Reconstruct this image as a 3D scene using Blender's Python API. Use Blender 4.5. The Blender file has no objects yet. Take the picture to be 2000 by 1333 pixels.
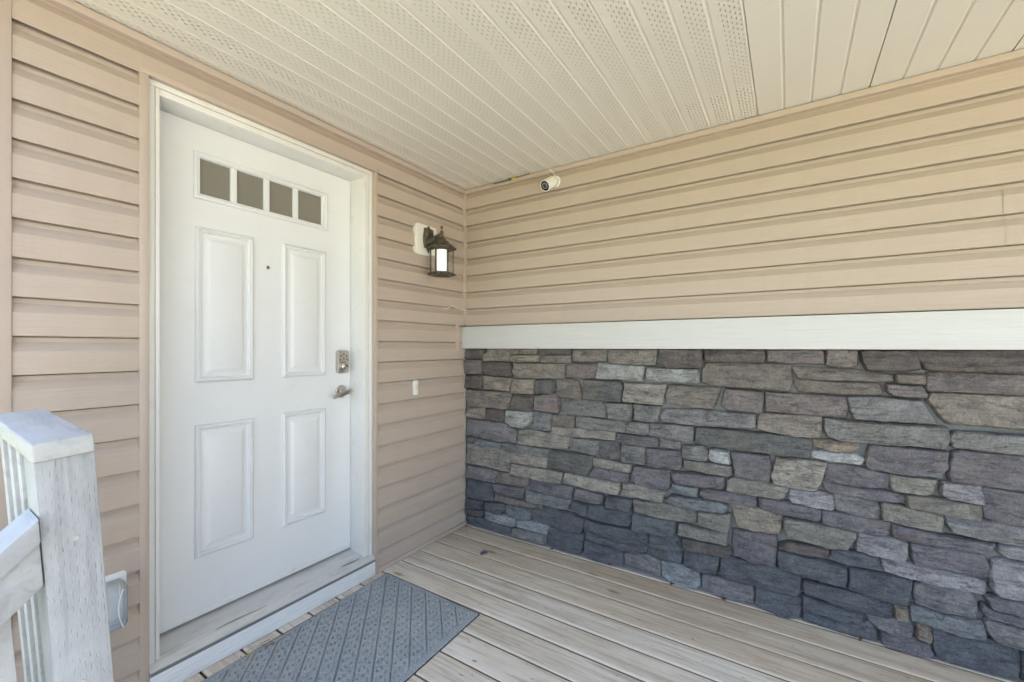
import bpy, bmesh, math, random
import numpy as np
from mathutils import Vector, noise
from mathutils.geometry import delaunay_2d_cdt
random.seed(7)
R = math.radians
scene = bpy.context.scene
col = scene.collection

# ---------------------------------------------------------------- camera, sky, sun, exposure
F, YAW, HY = 837.15, 0.573268, 678.07            # focal length in photo pixels, heading, horizon row (photo 2000 x 1333)
CAM = Vector((-2.34289, -1.90926, 1.24))
cam = bpy.data.cameras.new('camera'); cam_o = bpy.data.objects.new('camera', cam); col.objects.link(cam_o)
cam_o.location = CAM; cam_o.rotation_euler = (R(90), 0, YAW - R(90))
cam.sensor_width = 36; cam.lens = F / 2000 * 36; cam.shift_y = (HY - 666.5) / 2000
cam.clip_start = 0.02; cam.clip_end = 3000
scene.camera = cam_o

SUN_AZ, SUN_EL = math.atan2(0.12, 0.99), R(64)   # direction towards the sun: right, high over the garage
world = bpy.data.worlds.new('World'); scene.world = world; world.use_nodes = True
wn = world.node_tree; bg = wn.nodes['Background']
sky = wn.nodes.new('ShaderNodeTexSky'); sky.sky_type = 'NISHITA'; sky.sun_disc = False
sky.sun_elevation = SUN_EL; sky.sun_rotation = R(90) - SUN_AZ
sky.air_density = 1.0; sky.dust_density = 5.0; sky.ozone_density = 0.6
wn.links.new(sky.outputs[0], bg.inputs[0]); bg.inputs[1].default_value = 0.15
sl = bpy.data.lights.new('sun', 'SUN'); sl.energy = 5.0; sl.angle = R(0.6); sl.color = (1, 0.93, 0.82)
so = bpy.data.objects.new('sun', sl); col.objects.link(so)
sd = Vector((math.cos(SUN_EL) * math.cos(SUN_AZ), math.cos(SUN_EL) * math.sin(SUN_AZ), math.sin(SUN_EL)))
so.rotation_euler = sd.to_track_quat('Z', 'Y').to_euler(); so.location = sd * 20
vs = scene.view_settings; vs.view_transform = 'Standard'; vs.look = 'None'; vs.gamma = 1; vs.exposure = 2.62
vs.use_curve_mapping = False

# ---------------------------------------------------------------- photo pixel -> point on a known plane
_c, _s = math.cos(YAW), math.sin(YAW)
def ray(px, py):
    a = (px - 1000) / F; b = (HY - py) / F
    return Vector((_c + a * _s, _s - a * _c, b))
def onA(px, py, y0=0.0):
    r = ray(px, py); t = (y0 - CAM.y) / r.y; return CAM + r * t
def onB(px, py, x0=0.0):
    r = ray(px, py); t = (x0 - CAM.x) / r.x; return CAM + r * t
def onD(px, py, z0=0.0):
    r = ray(px, py); t = (z0 - CAM.z) / r.z; return CAM + r * t

# ---------------------------------------------------------------- object helpers
ORI = {}
def tag(o, label=None, cat=None, group=None, kind=None):
    if label: o['label'] = label
    if cat: o['category'] = cat
    if group: o['group'] = group
    if kind: o['kind'] = kind
    return o
def thing(name, loc, label=None, cat=None, group=None, kind=None):
    o = bpy.data.objects.new(name, None); col.objects.link(o); o.location = loc; o.empty_display_size = 0.1
    ORI[o.name] = Vector(loc); return tag(o, label, cat, group, kind)
def mesh_obj(name, verts, faces, mat, parent=None, smooth=False, origin=None):
    """verts in world coordinates (local coordinates of the thing when it is turned later)"""
    base = ORI[parent.name] if parent else Vector((0, 0, 0))
    org = Vector(origin) if origin is not None else base
    me = bpy.data.meshes.new(name)
    me.from_pydata([tuple(Vector(v) - org) for v in verts], [], faces); me.update()
    bm = bmesh.new(); bm.from_mesh(me); bmesh.ops.recalc_face_normals(bm, faces=bm.faces); bm.to_mesh(me); bm.free()
    me.materials.append(mat)
    if smooth:
        for p in me.polygons: p.use_smooth = True
    o = bpy.data.objects.new(name, me); col.objects.link(o)
    o.location = org - base if parent else org
    if parent: o.parent = parent
    ORI[o.name] = org
    return o
def bm_obj(name, bm, mat, parent=None, smooth=False, origin=None):
    bm.verts.index_update()
    v = [x.co.copy() for x in bm.verts]; f = [[x.index for x in q.verts] for q in bm.faces]; bm.free()
    return mesh_obj(name, v, f, mat, parent, smooth, origin)
def smooth_angle(o, ang=35):
    for p in o.data.polygons: p.use_smooth = True
    try: o.data.set_sharp_from_angle(angle=R(ang))
    except Exception: pass
    return o
class MB:
    def __init__(s): s.v = []; s.f = []
    def add(s, v, f):
        n = len(s.v); s.v += [Vector(x) for x in v]; s.f += [[i + n for i in q] for q in f]; return s
    def box(s, lo, hi):
        (a, b, c), (d, e, g) = lo, hi
        return s.add([(a, b, c), (d, b, c), (d, e, c), (a, e, c), (a, b, g), (d, b, g), (d, e, g), (a, e, g)],
                     [(0, 3, 2, 1), (4, 5, 6, 7), (0, 1, 5, 4), (1, 2, 6, 5), (2, 3, 7, 6), (3, 0, 4, 7)])
    def tube(s, pts, r, n=8, cap=True):
        pts = [Vector(p) for p in pts]; rr = r if isinstance(r, (list, tuple)) else [r] * len(pts); base = []
        for i, p in enumerate(pts):
            d = (pts[min(i + 1, len(pts) - 1)] - pts[max(i - 1, 0)]).normalized()
            up = Vector((0, 0, 1)) if abs(d.z) < .95 else Vector((1, 0, 0))
            a = d.cross(up).normalized(); b = d.cross(a)
            base.append([p + (a * math.cos(2 * math.pi * k / n) + b * math.sin(2 * math.pi * k / n)) * rr[i] for k in range(n)])
        v = [q for ring in base for q in ring]; f = []
        for i in range(len(pts) - 1):
            for k in range(n):
                f.append((i * n + k, i * n + (k + 1) % n, (i + 1) * n + (k + 1) % n, (i + 1) * n + k))
        if cap: f.append(tuple(range(n))[::-1]); f.append(tuple((len(pts) - 1) * n + k for k in range(n)))
        return s.add(v, f)
    def lathe(s, prof, o, ax=(0, 0, 1), n=24, ref=(1, 0, 0), ph=0, cap=True):
        o = Vector(o); ax = Vector(ax).normalized(); a = (Vector(ref) - ax * ax.dot(Vector(ref))).normalized(); b = ax.cross(a)
        v = []; f = []
        for r_, h in prof:
            for k in range(n):
                t = 2 * math.pi * (k + ph) / n; v.append(o + ax * h + (a * math.cos(t) + b * math.sin(t)) * r_)
        for i in range(len(prof) - 1):
            for k in range(n): f.append((i * n + k, i * n + (k + 1) % n, (i + 1) * n + (k + 1) % n, (i + 1) * n + k))
        if cap: f.append(tuple(range(n))[::-1]); f.append(tuple((len(prof) - 1) * n + k for k in range(n)))
        return s.add(v, f)
    def prism(s, poly, u, w, o, ext):
        """poly in (u,w) plane at o, pushed along ext"""
        o = Vector(o); u = Vector(u); w = Vector(w); e = Vector(ext); n = len(poly)
        v = [o + u * a + w * b for a, b in poly] + [o + u * a + w * b + e for a, b in poly]
        f = [tuple(range(n))[::-1], tuple(range(n, 2 * n))] + [(i, (i + 1) % n, n + (i + 1) % n, n + i) for i in range(n)]
        return s.add(v, f)
    def build(s, name, mat, parent=None, bevel=0, seg=2, smooth=False, origin=None):
        if bevel:
            bm = bmesh.new(); vs_ = [bm.verts.new(x) for x in s.v]
            for q in s.f: bm.faces.new([vs_[i] for i in q])
            bmesh.ops.recalc_face_normals(bm, faces=bm.faces)
            bmesh.ops.bevel(bm, geom=list(bm.edges), offset=bevel, segments=seg, profile=.6, affect='EDGES', clamp_overlap=True)
            return smooth_angle(bm_obj(name, bm, mat, parent, False, origin), 40)
        o = mesh_obj(name, s.v, s.f, mat, parent, False, origin)
        return smooth_angle(o, 35) if smooth else o
def box(name, lo, hi, mat, parent=None, bevel=0, **k): return MB().box(lo, hi).build(name, mat, parent, bevel, **k)
def rrect(w, h, r, n=4):
    p = []
    for cx, cy, a0 in ((w / 2 - r, h / 2 - r, 0), (-w / 2 + r, h / 2 - r, 90), (-w / 2 + r, -h / 2 + r, 180), (w / 2 - r, -h / 2 + r, 270)):
        for i in range(n + 1): t = R(a0 + 90 * i / n); p.append((cx + r * math.cos(t), cy + r * math.sin(t)))
    return p

# ---------------------------------------------------------------- materials
class NT:
    def __init__(s, name, rough=.5, spec=.5, metal=0):
        s.m = bpy.data.materials.new(name); s.m.use_nodes = True; s.t = s.m.node_tree; s.n = s.t.nodes
        s.b = s.n['Principled BSDF']; s.out = s.n['Material Output']
        s.b.inputs['Roughness'].default_value = rough; s.b.inputs['Specular IOR Level'].default_value = spec; s.b.inputs['Metallic'].default_value = metal
        s._co = None
    def L(s, a, b): s.t.links.new(a, b)
    def node(s, typ, **k):
        q = s.n.new(typ)
        for a, v in k.items(): setattr(q, a, v)
        return q
    def co(s, scale=(1, 1, 1), loc=(0, 0, 0), rand=False):
        tc = s.node('ShaderNodeTexCoord'); mp = s.node('ShaderNodeMapping')
        mp.inputs['Scale'].default_value = scale; mp.inputs['Location'].default_value = loc
        src = tc.outputs['Object']
        if rand:
            oi = s.node('ShaderNodeObjectInfo'); vm = s.node('ShaderNodeVectorMath', operation='MULTIPLY_ADD')
            cx = s.node('ShaderNodeCombineXYZ'); s.L(oi.outputs['Random'], cx.inputs[0]); s.L(oi.outputs['Random'], cx.inputs[1]); s.L(oi.outputs['Random'], cx.inputs[2])
            s.L(cx.outputs[0], vm.inputs[0]); vm.inputs[1].default_value = (37, 53, 71); s.L(src, vm.inputs[2]); src = vm.outputs[0]
        s.L(src, mp.inputs['Vector']); return mp.outputs[0]
    def noise(s, scale, vec, detail=4, rough=.55, dist=0):
        q = s.node('ShaderNodeTexNoise'); q.inputs['Scale'].default_value = scale; q.inputs['Detail'].default_value = detail
        q.inputs['Roughness'].default_value = rough; q.inputs['Distortion'].default_value = dist; s.L(vec, q.inputs['Vector']); return q.outputs[0]
    def ramp(s, fac, stops, mode='LINEAR'):
        q = s.node('ShaderNodeValToRGB'); q.color_ramp.interpolation = mode; cr = q.color_ramp
        while len(cr.elements) < len(stops): cr.elements.new(.5)
        for e, (p, c) in zip(cr.elements, stops):
            e.position = p; e.color = tuple(c) + (1,) if len(c) == 3 else c
        s.L(fac, q.inputs[0]); return q.outputs[0]
    def mix(s, fac, a, b, blend='MIX'):
        q = s.node('ShaderNodeMix', data_type='RGBA', blend_type=blend)
        for v, i in ((fac, 0), (a, 6), (b, 7)):
            if hasattr(v, 'is_linked'): s.L(v, q.inputs[i])
            elif i == 0: q.inputs[0].default_value = v
            else: q.inputs[i].default_value = tuple(v) + (1,)
        return q.outputs[2]
    def math(s, op, a, b=None, c=None, clamp=False):
        q = s.node('ShaderNodeMath', operation=op, use_clamp=clamp)
        for i, v in enumerate((a, b, c)):
            if v is None: continue
            if hasattr(v, 'is_linked'): s.L(v, q.inputs[i])
            else: q.inputs[i].default_value = v
        return q.outputs[0]
    def color(s, v):
        if hasattr(v, 'is_linked'): s.L(v, s.b.inputs['Base Color'])
        else: s.b.inputs['Base Color'].default_value = tuple(v) + (1,)
        return s
    def bump(s, h, dist=.001, strength=1):
        q = s.node('ShaderNodeBump'); q.inputs['Distance'].default_value = dist; q.inputs['Strength'].default_value = strength
        prev = s.b.inputs['Normal'].links
        if prev: s.L(prev[0].from_socket, q.inputs['Normal'])
        s.L(h, q.inputs['Height']); s.L(q.outputs[0], s.b.inputs['Normal']); return s
def scal(c, k): return tuple(x * k for x in c)
def painted(name, c, rough=.4, spec=.4, var=.05, bumpd=.0004, bscale=60, dirt=None):
    t = NT(name, rough, spec); v = t.co()
    n1 = t.noise(3.0, v, 5); n2 = t.noise(bscale, v, 3)
    cc = t.mix(t.ramp(n1, [(.3, (0, 0, 0)), (.7, (1, 1, 1))]), scal(c, 1 - var), scal(c, 1 + var * .6))
    if dirt:
        nd = t.ramp(t.noise(14, v, 8, .7), [(.56, (0, 0, 0)), (.74, (1, 1, 1))]); cc = t.mix(t.math('MULTIPLY', nd, .5), cc, dirt)
    t.color(cc).bump(n2, bumpd, .6); return t.m
def plain(name, c, rough=.5, spec=.5, metal=0): return NT(name, rough, spec, metal).color(c).m

VINYL = (.490, .401, .337)
t = NT('siding_vinyl', .42, .35); v = t.co((5, 5, 260)); w = t.co()
gr = t.noise(1.0, v, 5, .6, .6)
cc = t.mix(t.ramp(t.noise(1.7, w, 4), [(.3, (0, 0, 0)), (.7, (1, 1, 1))]), scal(VINYL, .95), scal(VINYL, 1.03))
cc = t.mix(t.ramp(gr, [(.35, (1, 1, 1)), (.6, (0, 0, 0))]), cc, scal(VINYL, .93))
sp = t.ramp(t.noise(55, w, 3, .7), [(.70, (0, 0, 0)), (.78, (1, 1, 1))]); cc = t.mix(t.math('MULTIPLY', sp, .12), cc, (.16, .12, .09))
stk = t.ramp(t.noise(1.0, t.co((22, 22, 1.6)), 5, .65), [(.52, (0, 0, 0)), (.78, (1, 1, 1))]); cc = t.mix(t.math('MULTIPLY', stk, .10), cc, (.30, .24, .19))
t.color(cc).bump(gr, .0014, .9); siding_m = t.m
trim_m = painted('trim_tan', scal(VINYL, .98), .4, .35, .04)

SOF = (.695, .665, .595)
def soffit_mat(name, perf):
    t = NT(name, .42, .35); w = t.co()
    cc = t.mix(t.ramp(t.noise(1.2, w, 5), [(.3, (0, 0, 0)), (.7, (1, 1, 1))]), scal(SOF, .96), scal(SOF, 1.03))
    sp = t.ramp(t.noise(90, w, 2, .6), [(.735, (0, 0, 0)), (.76, (1, 1, 1))]); cc = t.mix(t.math('MULTIPLY', sp, .35), cc, (.10, .085, .06))
    t.color(cc).bump(t.noise(120, w, 3), .0003, .5)
    if perf:   # real slots: the vinyl is cut through there and the dark attic shows
        sx = t.node('ShaderNodeSeparateXYZ'); t.L(w, sx.inputs[0])
        yl = t.math('MULTIPLY', sx.outputs[1], -1.0)                       # distance from panel edge
        strip = t.math('MODULO', yl, .10138)
        r0 = t.math('DIVIDE', t.math('SUBTRACT', strip, .0287), .01315); row = t.math('FLOOR', r0)
        fr = t.math('ABSOLUTE', t.math('SUBTRACT', t.math('SUBTRACT', r0, row), .5))
        inr = t.math('MULTIPLY', t.math('GREATER_THAN', r0, 0), t.math('LESS_THAN', r0, 5))
        xo = t.math('ADD', t.math('ADD', sx.outputs[0], 20.0), t.math('MULTIPLY', row, .0137))
        fx = t.math('ABSOLUTE', t.math('SUBTRACT', t.math('FRACT', t.math('DIVIDE', xo, .0275)), .5))
        m = t.math('MULTIPLY', t.math('MULTIPLY', t.math('LESS_THAN', fr, .11), t.math('LESS_THAN', fx, .165)), inr)
        tr = t.node('ShaderNodeBsdfTransparent'); mx = t.node('ShaderNodeMixShader')
        t.L(m, mx.inputs[0]); t.L(t.b.outputs[0], mx.inputs[1]); t.L(tr.outputs[0], mx.inputs[2]); t.L(mx.outputs[0], t.out.inputs[0])
    return t.m
soffit_perf = soffit_mat('soffit_vinyl_perforated', True); soffit_solid = soffit_mat('soffit_vinyl', False)

door_m = painted('door_paint', (.735, .742, .745), .35, .4, .02, .00025, 180, dirt=(.66, .66, .64))
frame_m = painted('frame_paint', (.74, .73, .70), .4, .4, .04, .0004, 80, dirt=(.52, .49, .42))
t = NT('ledge_paint', .5, .35); v = t.co((60, 3, 160)); g = t.noise(1, v, 4, .6, 1.0)
t.color(t.mix(t.ramp(g, [(.3, (0, 0, 0)), (.7, (1, 1, 1))]), (.56, .555, .545), (.62, .615, .605))).bump(g, .0016, .9); ledge_m = t.m
t = NT('kick_paint', .55, .3); v = t.co((3, 60, 70)); g = t.noise(2, v, 5, .65, 2.2)
t.color(t.mix(t.ramp(g, [(.35, (0, 0, 0)), (.62, (1, 1, 1))]), (.70, .71, .715), (.88, .885, .89))).bump(g, .0022, 1); kick_m = t.m
t = NT('sill_metal', .38, .5, .25); v = t.co((4, 90, 90)); g = t.noise(1, v, 4, .6); gd = t.ramp(t.noise(9, t.co((1, 3, 3)), 6, .7), [(.50, (0, 0, 0)), (.80, (.45, .45, .45))])
t.color(t.mix(gd, t.mix(g, (.56, .55, .53), (.72, .71, .70)), (.27, .25, .19))).bump(g, .0003, .5); sill_m = t.m
sill_edge = painted('sill_edge', (.20, .205, .205), .45, .4, .1)

# stone: colour comes from each stone's own object colour
t = NT('stone', .82, .25)
oi = t.node('ShaderNodeObjectInfo'); oc = oi.outputs['Color']
v = t.co(rand=True); vs3 = t.co((30, 14, 60), rand=True)
mott = t.noise(16, v, 6, .62, .4); stra = t.noise(1.0, vs3, 5, .65, .8); fine = t.noise(330, v, 4, .7); med = t.noise(75, v, 5, .7)
f1 = t.ramp(mott, [(.28, (.70, .69, .71)), (.5, (1, 1, 1)), (.72, (1.25, 1.23, 1.18))])
cc = t.mix(1.0, oc, f1, 'MULTIPLY')
cc = t.mix(1.0, cc, t.ramp(med, [(.30, (.80, .80, .80)), (.5, (1, 1, 1)), (.70, (1.18, 1.18, 1.17))]), 'MULTIPLY')
cc = t.mix(t.math('MULTIPLY', t.ramp(stra, [(.34, (1, 1, 1)), (.50, (0, 0, 0))]), .5), cc, (.06, .056, .058))
crk = t.math('ABSOLUTE', t.math('SUBTRACT', t.noise(1.0, t.co((9, 4, 20), rand=True), 5, .6, .5), .5))
crf = t.ramp(crk, [(.003, (1, 1, 1)), (.013, (0, 0, 0))]); cc = t.mix(t.math('MULTIPLY', crf, .32), cc, (.045, .042, .042))
cc = t.mix(t.ramp(fine, [(.3, (.55, .55, .55)), (.5, (0, 0, 0))]), cc, (.06, .06, .06))
sal = t.noise(150, v, 3, .75); cc = t.mix(1.0, cc, t.ramp(sal, [(.30, (.86, .86, .86)), (.5, (1, 1, 1)), (.68, (1.13, 1.13, 1.13))]), 'MULTIPLY')
rust = t.ramp(t.noise(7, v, 5, .6, .8), [(.56, (0, 0, 0)), (.72, (1, 1, 1))]); cc = t.mix(t.math('MULTIPLY', rust, .30), cc, (.27, .19, .125))
eff = t.math('MULTIPLY', t.ramp(t.noise(120, v, 3, .8), [(.60, (0, 0, 0)), (.72, (1, 1, 1))]), t.ramp(t.noise(9, v, 3), [(.5, (0, 0, 0)), (.68, (1, 1, 1))]))
cc = t.mix(t.math('MULTIPLY', eff, .5), cc, (.46, .47, .47))
t.color(cc).bump(med, .0065, 1).bump(stra, .0075, 1).bump(fine, .0014, .8).bump(t.math('MULTIPLY', crf, -1), .003, .8); stone_m = t.m
t = NT('mortar', .95, .1); v = t.co(); n = t.noise(140, v, 5, .7)
t.color(t.mix(n, (.11, .115, .115), (.30, .31, .31))).bump(n, .003, 1); mortar_m = t.m

# deck planks: weathered stain, worn edges
t = NT('deck_wood', .72, .25); v = t.co((55, 2.2, 55), rand=True); v0 = t.co(rand=True); vb = t.co((1.6, .8, 1.6), rand=True)
g = t.noise(1.0, v, 6, .62, 1.1); bl = t.noise(4.5, vb, 8, .72, .6); big = t.noise(1.1, vb, 3)
cc = t.mix(t.ramp(bl, [(.36, (0, 0, 0)), (.66, (1, 1, 1))]), (.60, .535, .45), (.74, .70, .63))
cc = t.mix(t.math('MULTIPLY', t.ramp(big, [(.42, (0, 0, 0)), (.62, (1, 1, 1))]), .8), cc, (.78, .755, .70))
cc = t.mix(t.math('MULTIPLY', t.ramp(g, [(.38, (1, 1, 1)), (.55, (0, 0, 0))]), .5), cc, (.35, .28, .205))
vk = t.node('ShaderNodeTexVoronoi'); vk.inputs['Scale'].default_value = 1.0; t.L(t.co((7, 2.6, 7), rand=True), vk.inputs['Vector'])
kn = t.ramp(vk.outputs['Distance'], [(.045, (1, 1, 1)), (.13, (0, 0, 0))]); cc = t.mix(t.math('MULTIPLY', kn, .6), cc, (.20, .135, .08))
tick = t.ramp(t.noise(1.0, t.co((150, 26, 150), rand=True), 2, .5), [(.70, (0, 0, 0)), (.735, (1, 1, 1))]); cc = t.mix(t.math('MULTIPLY', tick, .8), cc, (.13, .10, .075))
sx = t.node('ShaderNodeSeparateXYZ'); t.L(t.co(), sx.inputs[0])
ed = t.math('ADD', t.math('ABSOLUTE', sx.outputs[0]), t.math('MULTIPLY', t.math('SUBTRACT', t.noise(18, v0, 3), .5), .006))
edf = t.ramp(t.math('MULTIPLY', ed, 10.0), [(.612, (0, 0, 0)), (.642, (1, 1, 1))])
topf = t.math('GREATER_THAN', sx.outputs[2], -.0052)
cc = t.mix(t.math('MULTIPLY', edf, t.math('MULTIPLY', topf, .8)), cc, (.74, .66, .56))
cc = t.mix(topf, (.24, .175, .115), cc)  # raw wood sides, coloured dark so the gaps read as shaded
oi = t.node('ShaderNodeObjectInfo'); cc = t.mix(1.0, cc, oi.outputs['Color'], 'MULTIPLY')
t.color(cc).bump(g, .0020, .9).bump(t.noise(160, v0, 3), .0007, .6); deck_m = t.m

# painted weathered rail lumber; the post is pressure treated and shows incising cuts
def lumber(name, incised, lo, hi):
    t = NT(name, .6, .3); g = t.noise(1, t.co((34, 34, 2.5) if incised else (30, 5, 30)), 5, .6, 1.0); v0 = t.co()
    cc = t.mix(t.ramp(t.noise(6, v0, 6, .65), [(.35, (0, 0, 0)), (.7, (1, 1, 1))]), lo, hi)
    cc = t.mix(t.math('MULTIPLY', t.ramp(g, [(.36, (1, 1, 1)), (.5, (0, 0, 0))]), .4), cc, scal(lo, .72))
    gn = t.ramp(t.noise(11, v0, 6, .7), [(.6, (0, 0, 0)), (.75, (1, 1, 1))]); cc = t.mix(t.math('MULTIPLY', gn, .35), cc, (lo[0] * .95, lo[1] * .96, lo[2] * .72))
    pe = t.ramp(t.noise(38, v0, 5, .7), [(.66, (0, 0, 0)), (.72, (1, 1, 1))]); cc = t.mix(t.math('MULTIPLY', pe, .5), cc, scal(lo, .66))
    if incised:
        sx = t.node('ShaderNodeSeparateXYZ'); t.L(v0, sx.inputs[0])
        wob = t.math('MULTIPLY', t.noise(26, v0, 3), .010)
        u = t.math('DIVIDE', t.math('ADD', t.math('ADD', sx.outputs[0], 5.0), wob), .0090); ui = t.math('FLOOR', u); uf = t.math('ABSOLUTE', t.math('SUBTRACT', t.math('FRACT', u), .5))
        zz = t.math('ADD', t.math('DIVIDE', t.math('ADD', t.math('ADD', sx.outputs[2], 9.0), t.math('MULTIPLY', wob, 1.5)), .030), t.math('MULTIPLY', ui, .382)); zf = t.math('ABSOLUTE', t.math('SUBTRACT', t.math('FRACT', zz), .5))
        inc = t.math('MULTIPLY', t.ramp(uf, [(.06, (1, 1, 1)), (.16, (0, 0, 0))]), t.ramp(zf, [(.15, (1, 1, 1)), (.28, (0, 0, 0))]))
        inc = t.math('MULTIPLY', inc, t.ramp(t.noise(22, v0, 4, .7), [(.38, (0, 0, 0)), (.62, (1, 1, 1))]))
        t.bump(t.math('MULTIPLY', inc, -1), .0011, .9)
    t.color(cc).bump(g, .0020, .9).bump(t.noise(45, v0, 4), .0014, .7); return t.m
rail_m = lumber('rail_paint', False, (.42, .422, .415), (.51, .512, .505)); stair_m = lumber('stair_rail_paint', False, (.34, .35, .355), (.46, .47, .475)); post_m = lumber('post_paint', True, (.32, .33, .34), (.43, .44, .445))

t = NT('mat_fibre', 1.0, .05); v = t.co(); n1 = t.noise(420, v, 3, .7); n2 = t.noise(900, v, 2, .6)
cc = t.ramp(n1, [(.33, (.08, .096, .108)), (.5, (.33, .365, .39)), (.68, (.68, .715, .74))])
cc = t.mix(t.ramp(t.noise(7, v, 4), [(.4, (0, 0, 0)), (.7, (1, 1, 1))]), cc, t.mix(1.0, cc, (1.18, 1.15, 1.1), 'MULTIPLY'))
t.color(cc).bump(n1, .003, 1).bump(n2, .001, 1); t.b.inputs['Sheen Weight'].default_value = .25; mat_m = t.m
matedge_m = plain('mat_rubber', (.035, .045, .055), .7, .3)

t = NT('aged_bronze', .5, .4, .3); v = t.co(); n = t.noise(40, v, 5, .7)
t.color(t.mix(t.ramp(n, [(.4, (0, 0, 0)), (.7, (1, 1, 1))]), (.050, .042, .034), (.17, .145, .105))).bump(n, .0006, .6); bronze_m = t.m
def glass_mat(name, tint, diff, dcol, rough):
    t = NT(name, rough, .5); gl = t.node('ShaderNodeBsdfGlossy'); gl.inputs['Roughness'].default_value = rough
    tr = t.node('ShaderNodeBsdfTransparent'); tr.inputs[0].default_value = tint + (1,)
    fr = t.node('ShaderNodeFresnel'); fr.inputs[0].default_value = 1.45
    m1 = t.node('ShaderNodeMixShader'); m1.inputs[0].default_value = diff; t.L(tr.outputs[0], m1.inputs[1])
    df = t.node('ShaderNodeBsdfDiffuse'); df.inputs[0].default_value = dcol + (1,); t.L(df.outputs[0], m1.inputs[2])
    m2 = t.node('ShaderNodeMixShader'); t.L(fr.outputs[0], m2.inputs[0]); t.L(m1.outputs[0], m2.inputs[1]); t.L(gl.outputs[0], m2.inputs[2])
    t.L(m2.outputs[0], t.out.inputs[0]); return t.m
glass_clear = glass_mat('lantern_glass', (.93, .94, .92), .04, (.5, .5, .48), .02)
glass_door = glass_mat('door_glass', (.80, .78, .72), .42, (.42, .40, .345), .05)
glass_box = glass_mat('cover_plastic', (.90, .92, .94), .14, (.80, .82, .84), .08)
nickel_m = plain('satin_nickel', (.52, .49, .45), .28, .5, 1.0)
nickel_d = plain('nickel_button', (.22, .20, .18), .35, .5, .8)
white_pl = plain('white_plastic', (.78, .76, .70), .35, .5)
white_cool = plain('white_cover', (.74, .75, .76), .35, .5)
black_pl = plain('black_plastic', (.012, .012, .014), .25, .5)
lens_m = plain('lens_glass', (.03, .035, .045), .06, .8)
grey_m = plain('grey_ring', (.22, .23, .25), .35, .5)
twine_m = plain('twine_fibre', (.78, .70, .56), .9, .1)
green_m = plain('green_connector', (.03, .16, .09), .4, .4)
yellow_m = plain('yellow_connector', (.62, .38, .03), .4, .4)
leaf_m = painted('dry_leaf_brown', (.20, .085, .035), .8, .2, .3)
leafp_m = painted('dry_leaf_purple', (.13, .105, .125), .75, .2, .25)
room_m = plain('room_wall', (.52, .47, .38), .8, .2)
tarp_m = plain('house_wrap', (.30, .29, .27), .9, .1)
t = NT('sleeve_glow', .6, .3); t.color((.85, .85, .83)); t.b.inputs['Emission Color'].default_value = (1, .97, .92, 1); t.b.inputs['Emission Strength'].default_value = .11; sleeve_glow_m = t.m  # weak glow added to stand in for a bright pane reflection

# ---------------------------------------------------------------- the ground outside the porch
t = NT('lawn', .95, .1); v = t.co(); t.color(t.mix(t.noise(.6, v, 8, .7), (.085, .105, .035), (.19, .20, .085))).bump(t.noise(60, v, 4, .7), .02, 1); lawn_m = t.m
t = NT('concrete', .9, .2); v = t.co(); t.color(t.mix(t.noise(3, v, 8, .65), (.33, .325, .31), (.43, .42, .40))).bump(t.noise(160, v, 4), .001, .5); conc_m = t.m
GZ = -.60
tag(mesh_obj('ground', [(-900, -900, GZ), (900, -900, GZ), (900, 900, GZ), (-900, 900, GZ)], [(0, 1, 2, 3)], lawn_m), kind='structure')
tag(box('bounce_slab_left', (-7.5, -26, GZ), (-2.9, -.4, GZ + .012), conc_m), kind='structure')  # unseen concrete slab, added to bounce sunlight up under the porch
tag(box('bounce_slab_front', (-2.8, -26, GZ), (6.2, -6.9, GZ + .012), conc_m), kind='structure')  # second unseen slab, added for bounce light from the front

# ---------------------------------------------------------------- unseen house shell round the porch, added to keep sun and sky out
CZ = 2.3259                                    # porch ceiling
sh = MB()
sh.box((.06, -6.6, GZ), (6.2, 5, 2.60))                        # unseen garage block behind the stone wall, shades the porch from sun
sh.box((-2.30, -4.66, 2.52), (.06, 5.2, 2.60))                  # roof deck, unseen edges set to shape the light reaching the porch
sh.box((-2.32, -4.70, 2.30), (-2.26, 5.2, 2.52)); sh.box((-2.26, -4.70, 2.30), (.06, -4.64, 2.52))   # fascia
sh.box((-2.16, .17, GZ), (.06, 5, .10))                        # hall floor
sh.box((-2.16, .17, .10), (-2.06, 5, 2.52))                    # hall side wall
sh.box((-2.05, .17, 2.42), (.06, 5, 2.51))                     # hall ceiling
sh.box((-2.05, 4.9, .10), (-1.75, 5, 2.42)); sh.box((-.3, 4.9, .10), (.06, 5, 2.42)); sh.box((-1.75, 4.9, 2.1), (-.3, 5, 2.42))
sh.box((-2.12, .03, -.5), (-1.80, .165, 2.50)); sh.box((-.76, .03, -.5), (.055, .165, 2.50)); sh.box((-1.80, .03, 2.20), (-.76, .165, 2.50)); sh.box((-1.80, .03, -.5), (-.76, .165, .055))
tag(sh.build('unseen_house_shell', room_m), kind='structure')
gr_ = MB().prism([(-.3, 2.62), (6.6, 2.62), (3.1, 4.2)], (1, 0, 0), (0, 0, 1), (0, -7.0, 0), (0, 12, 0))  # unseen gable over the garage, added for sun shading
tag(gr_.build('unseen_garage_roof', tarp_m), kind='structure')

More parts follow.
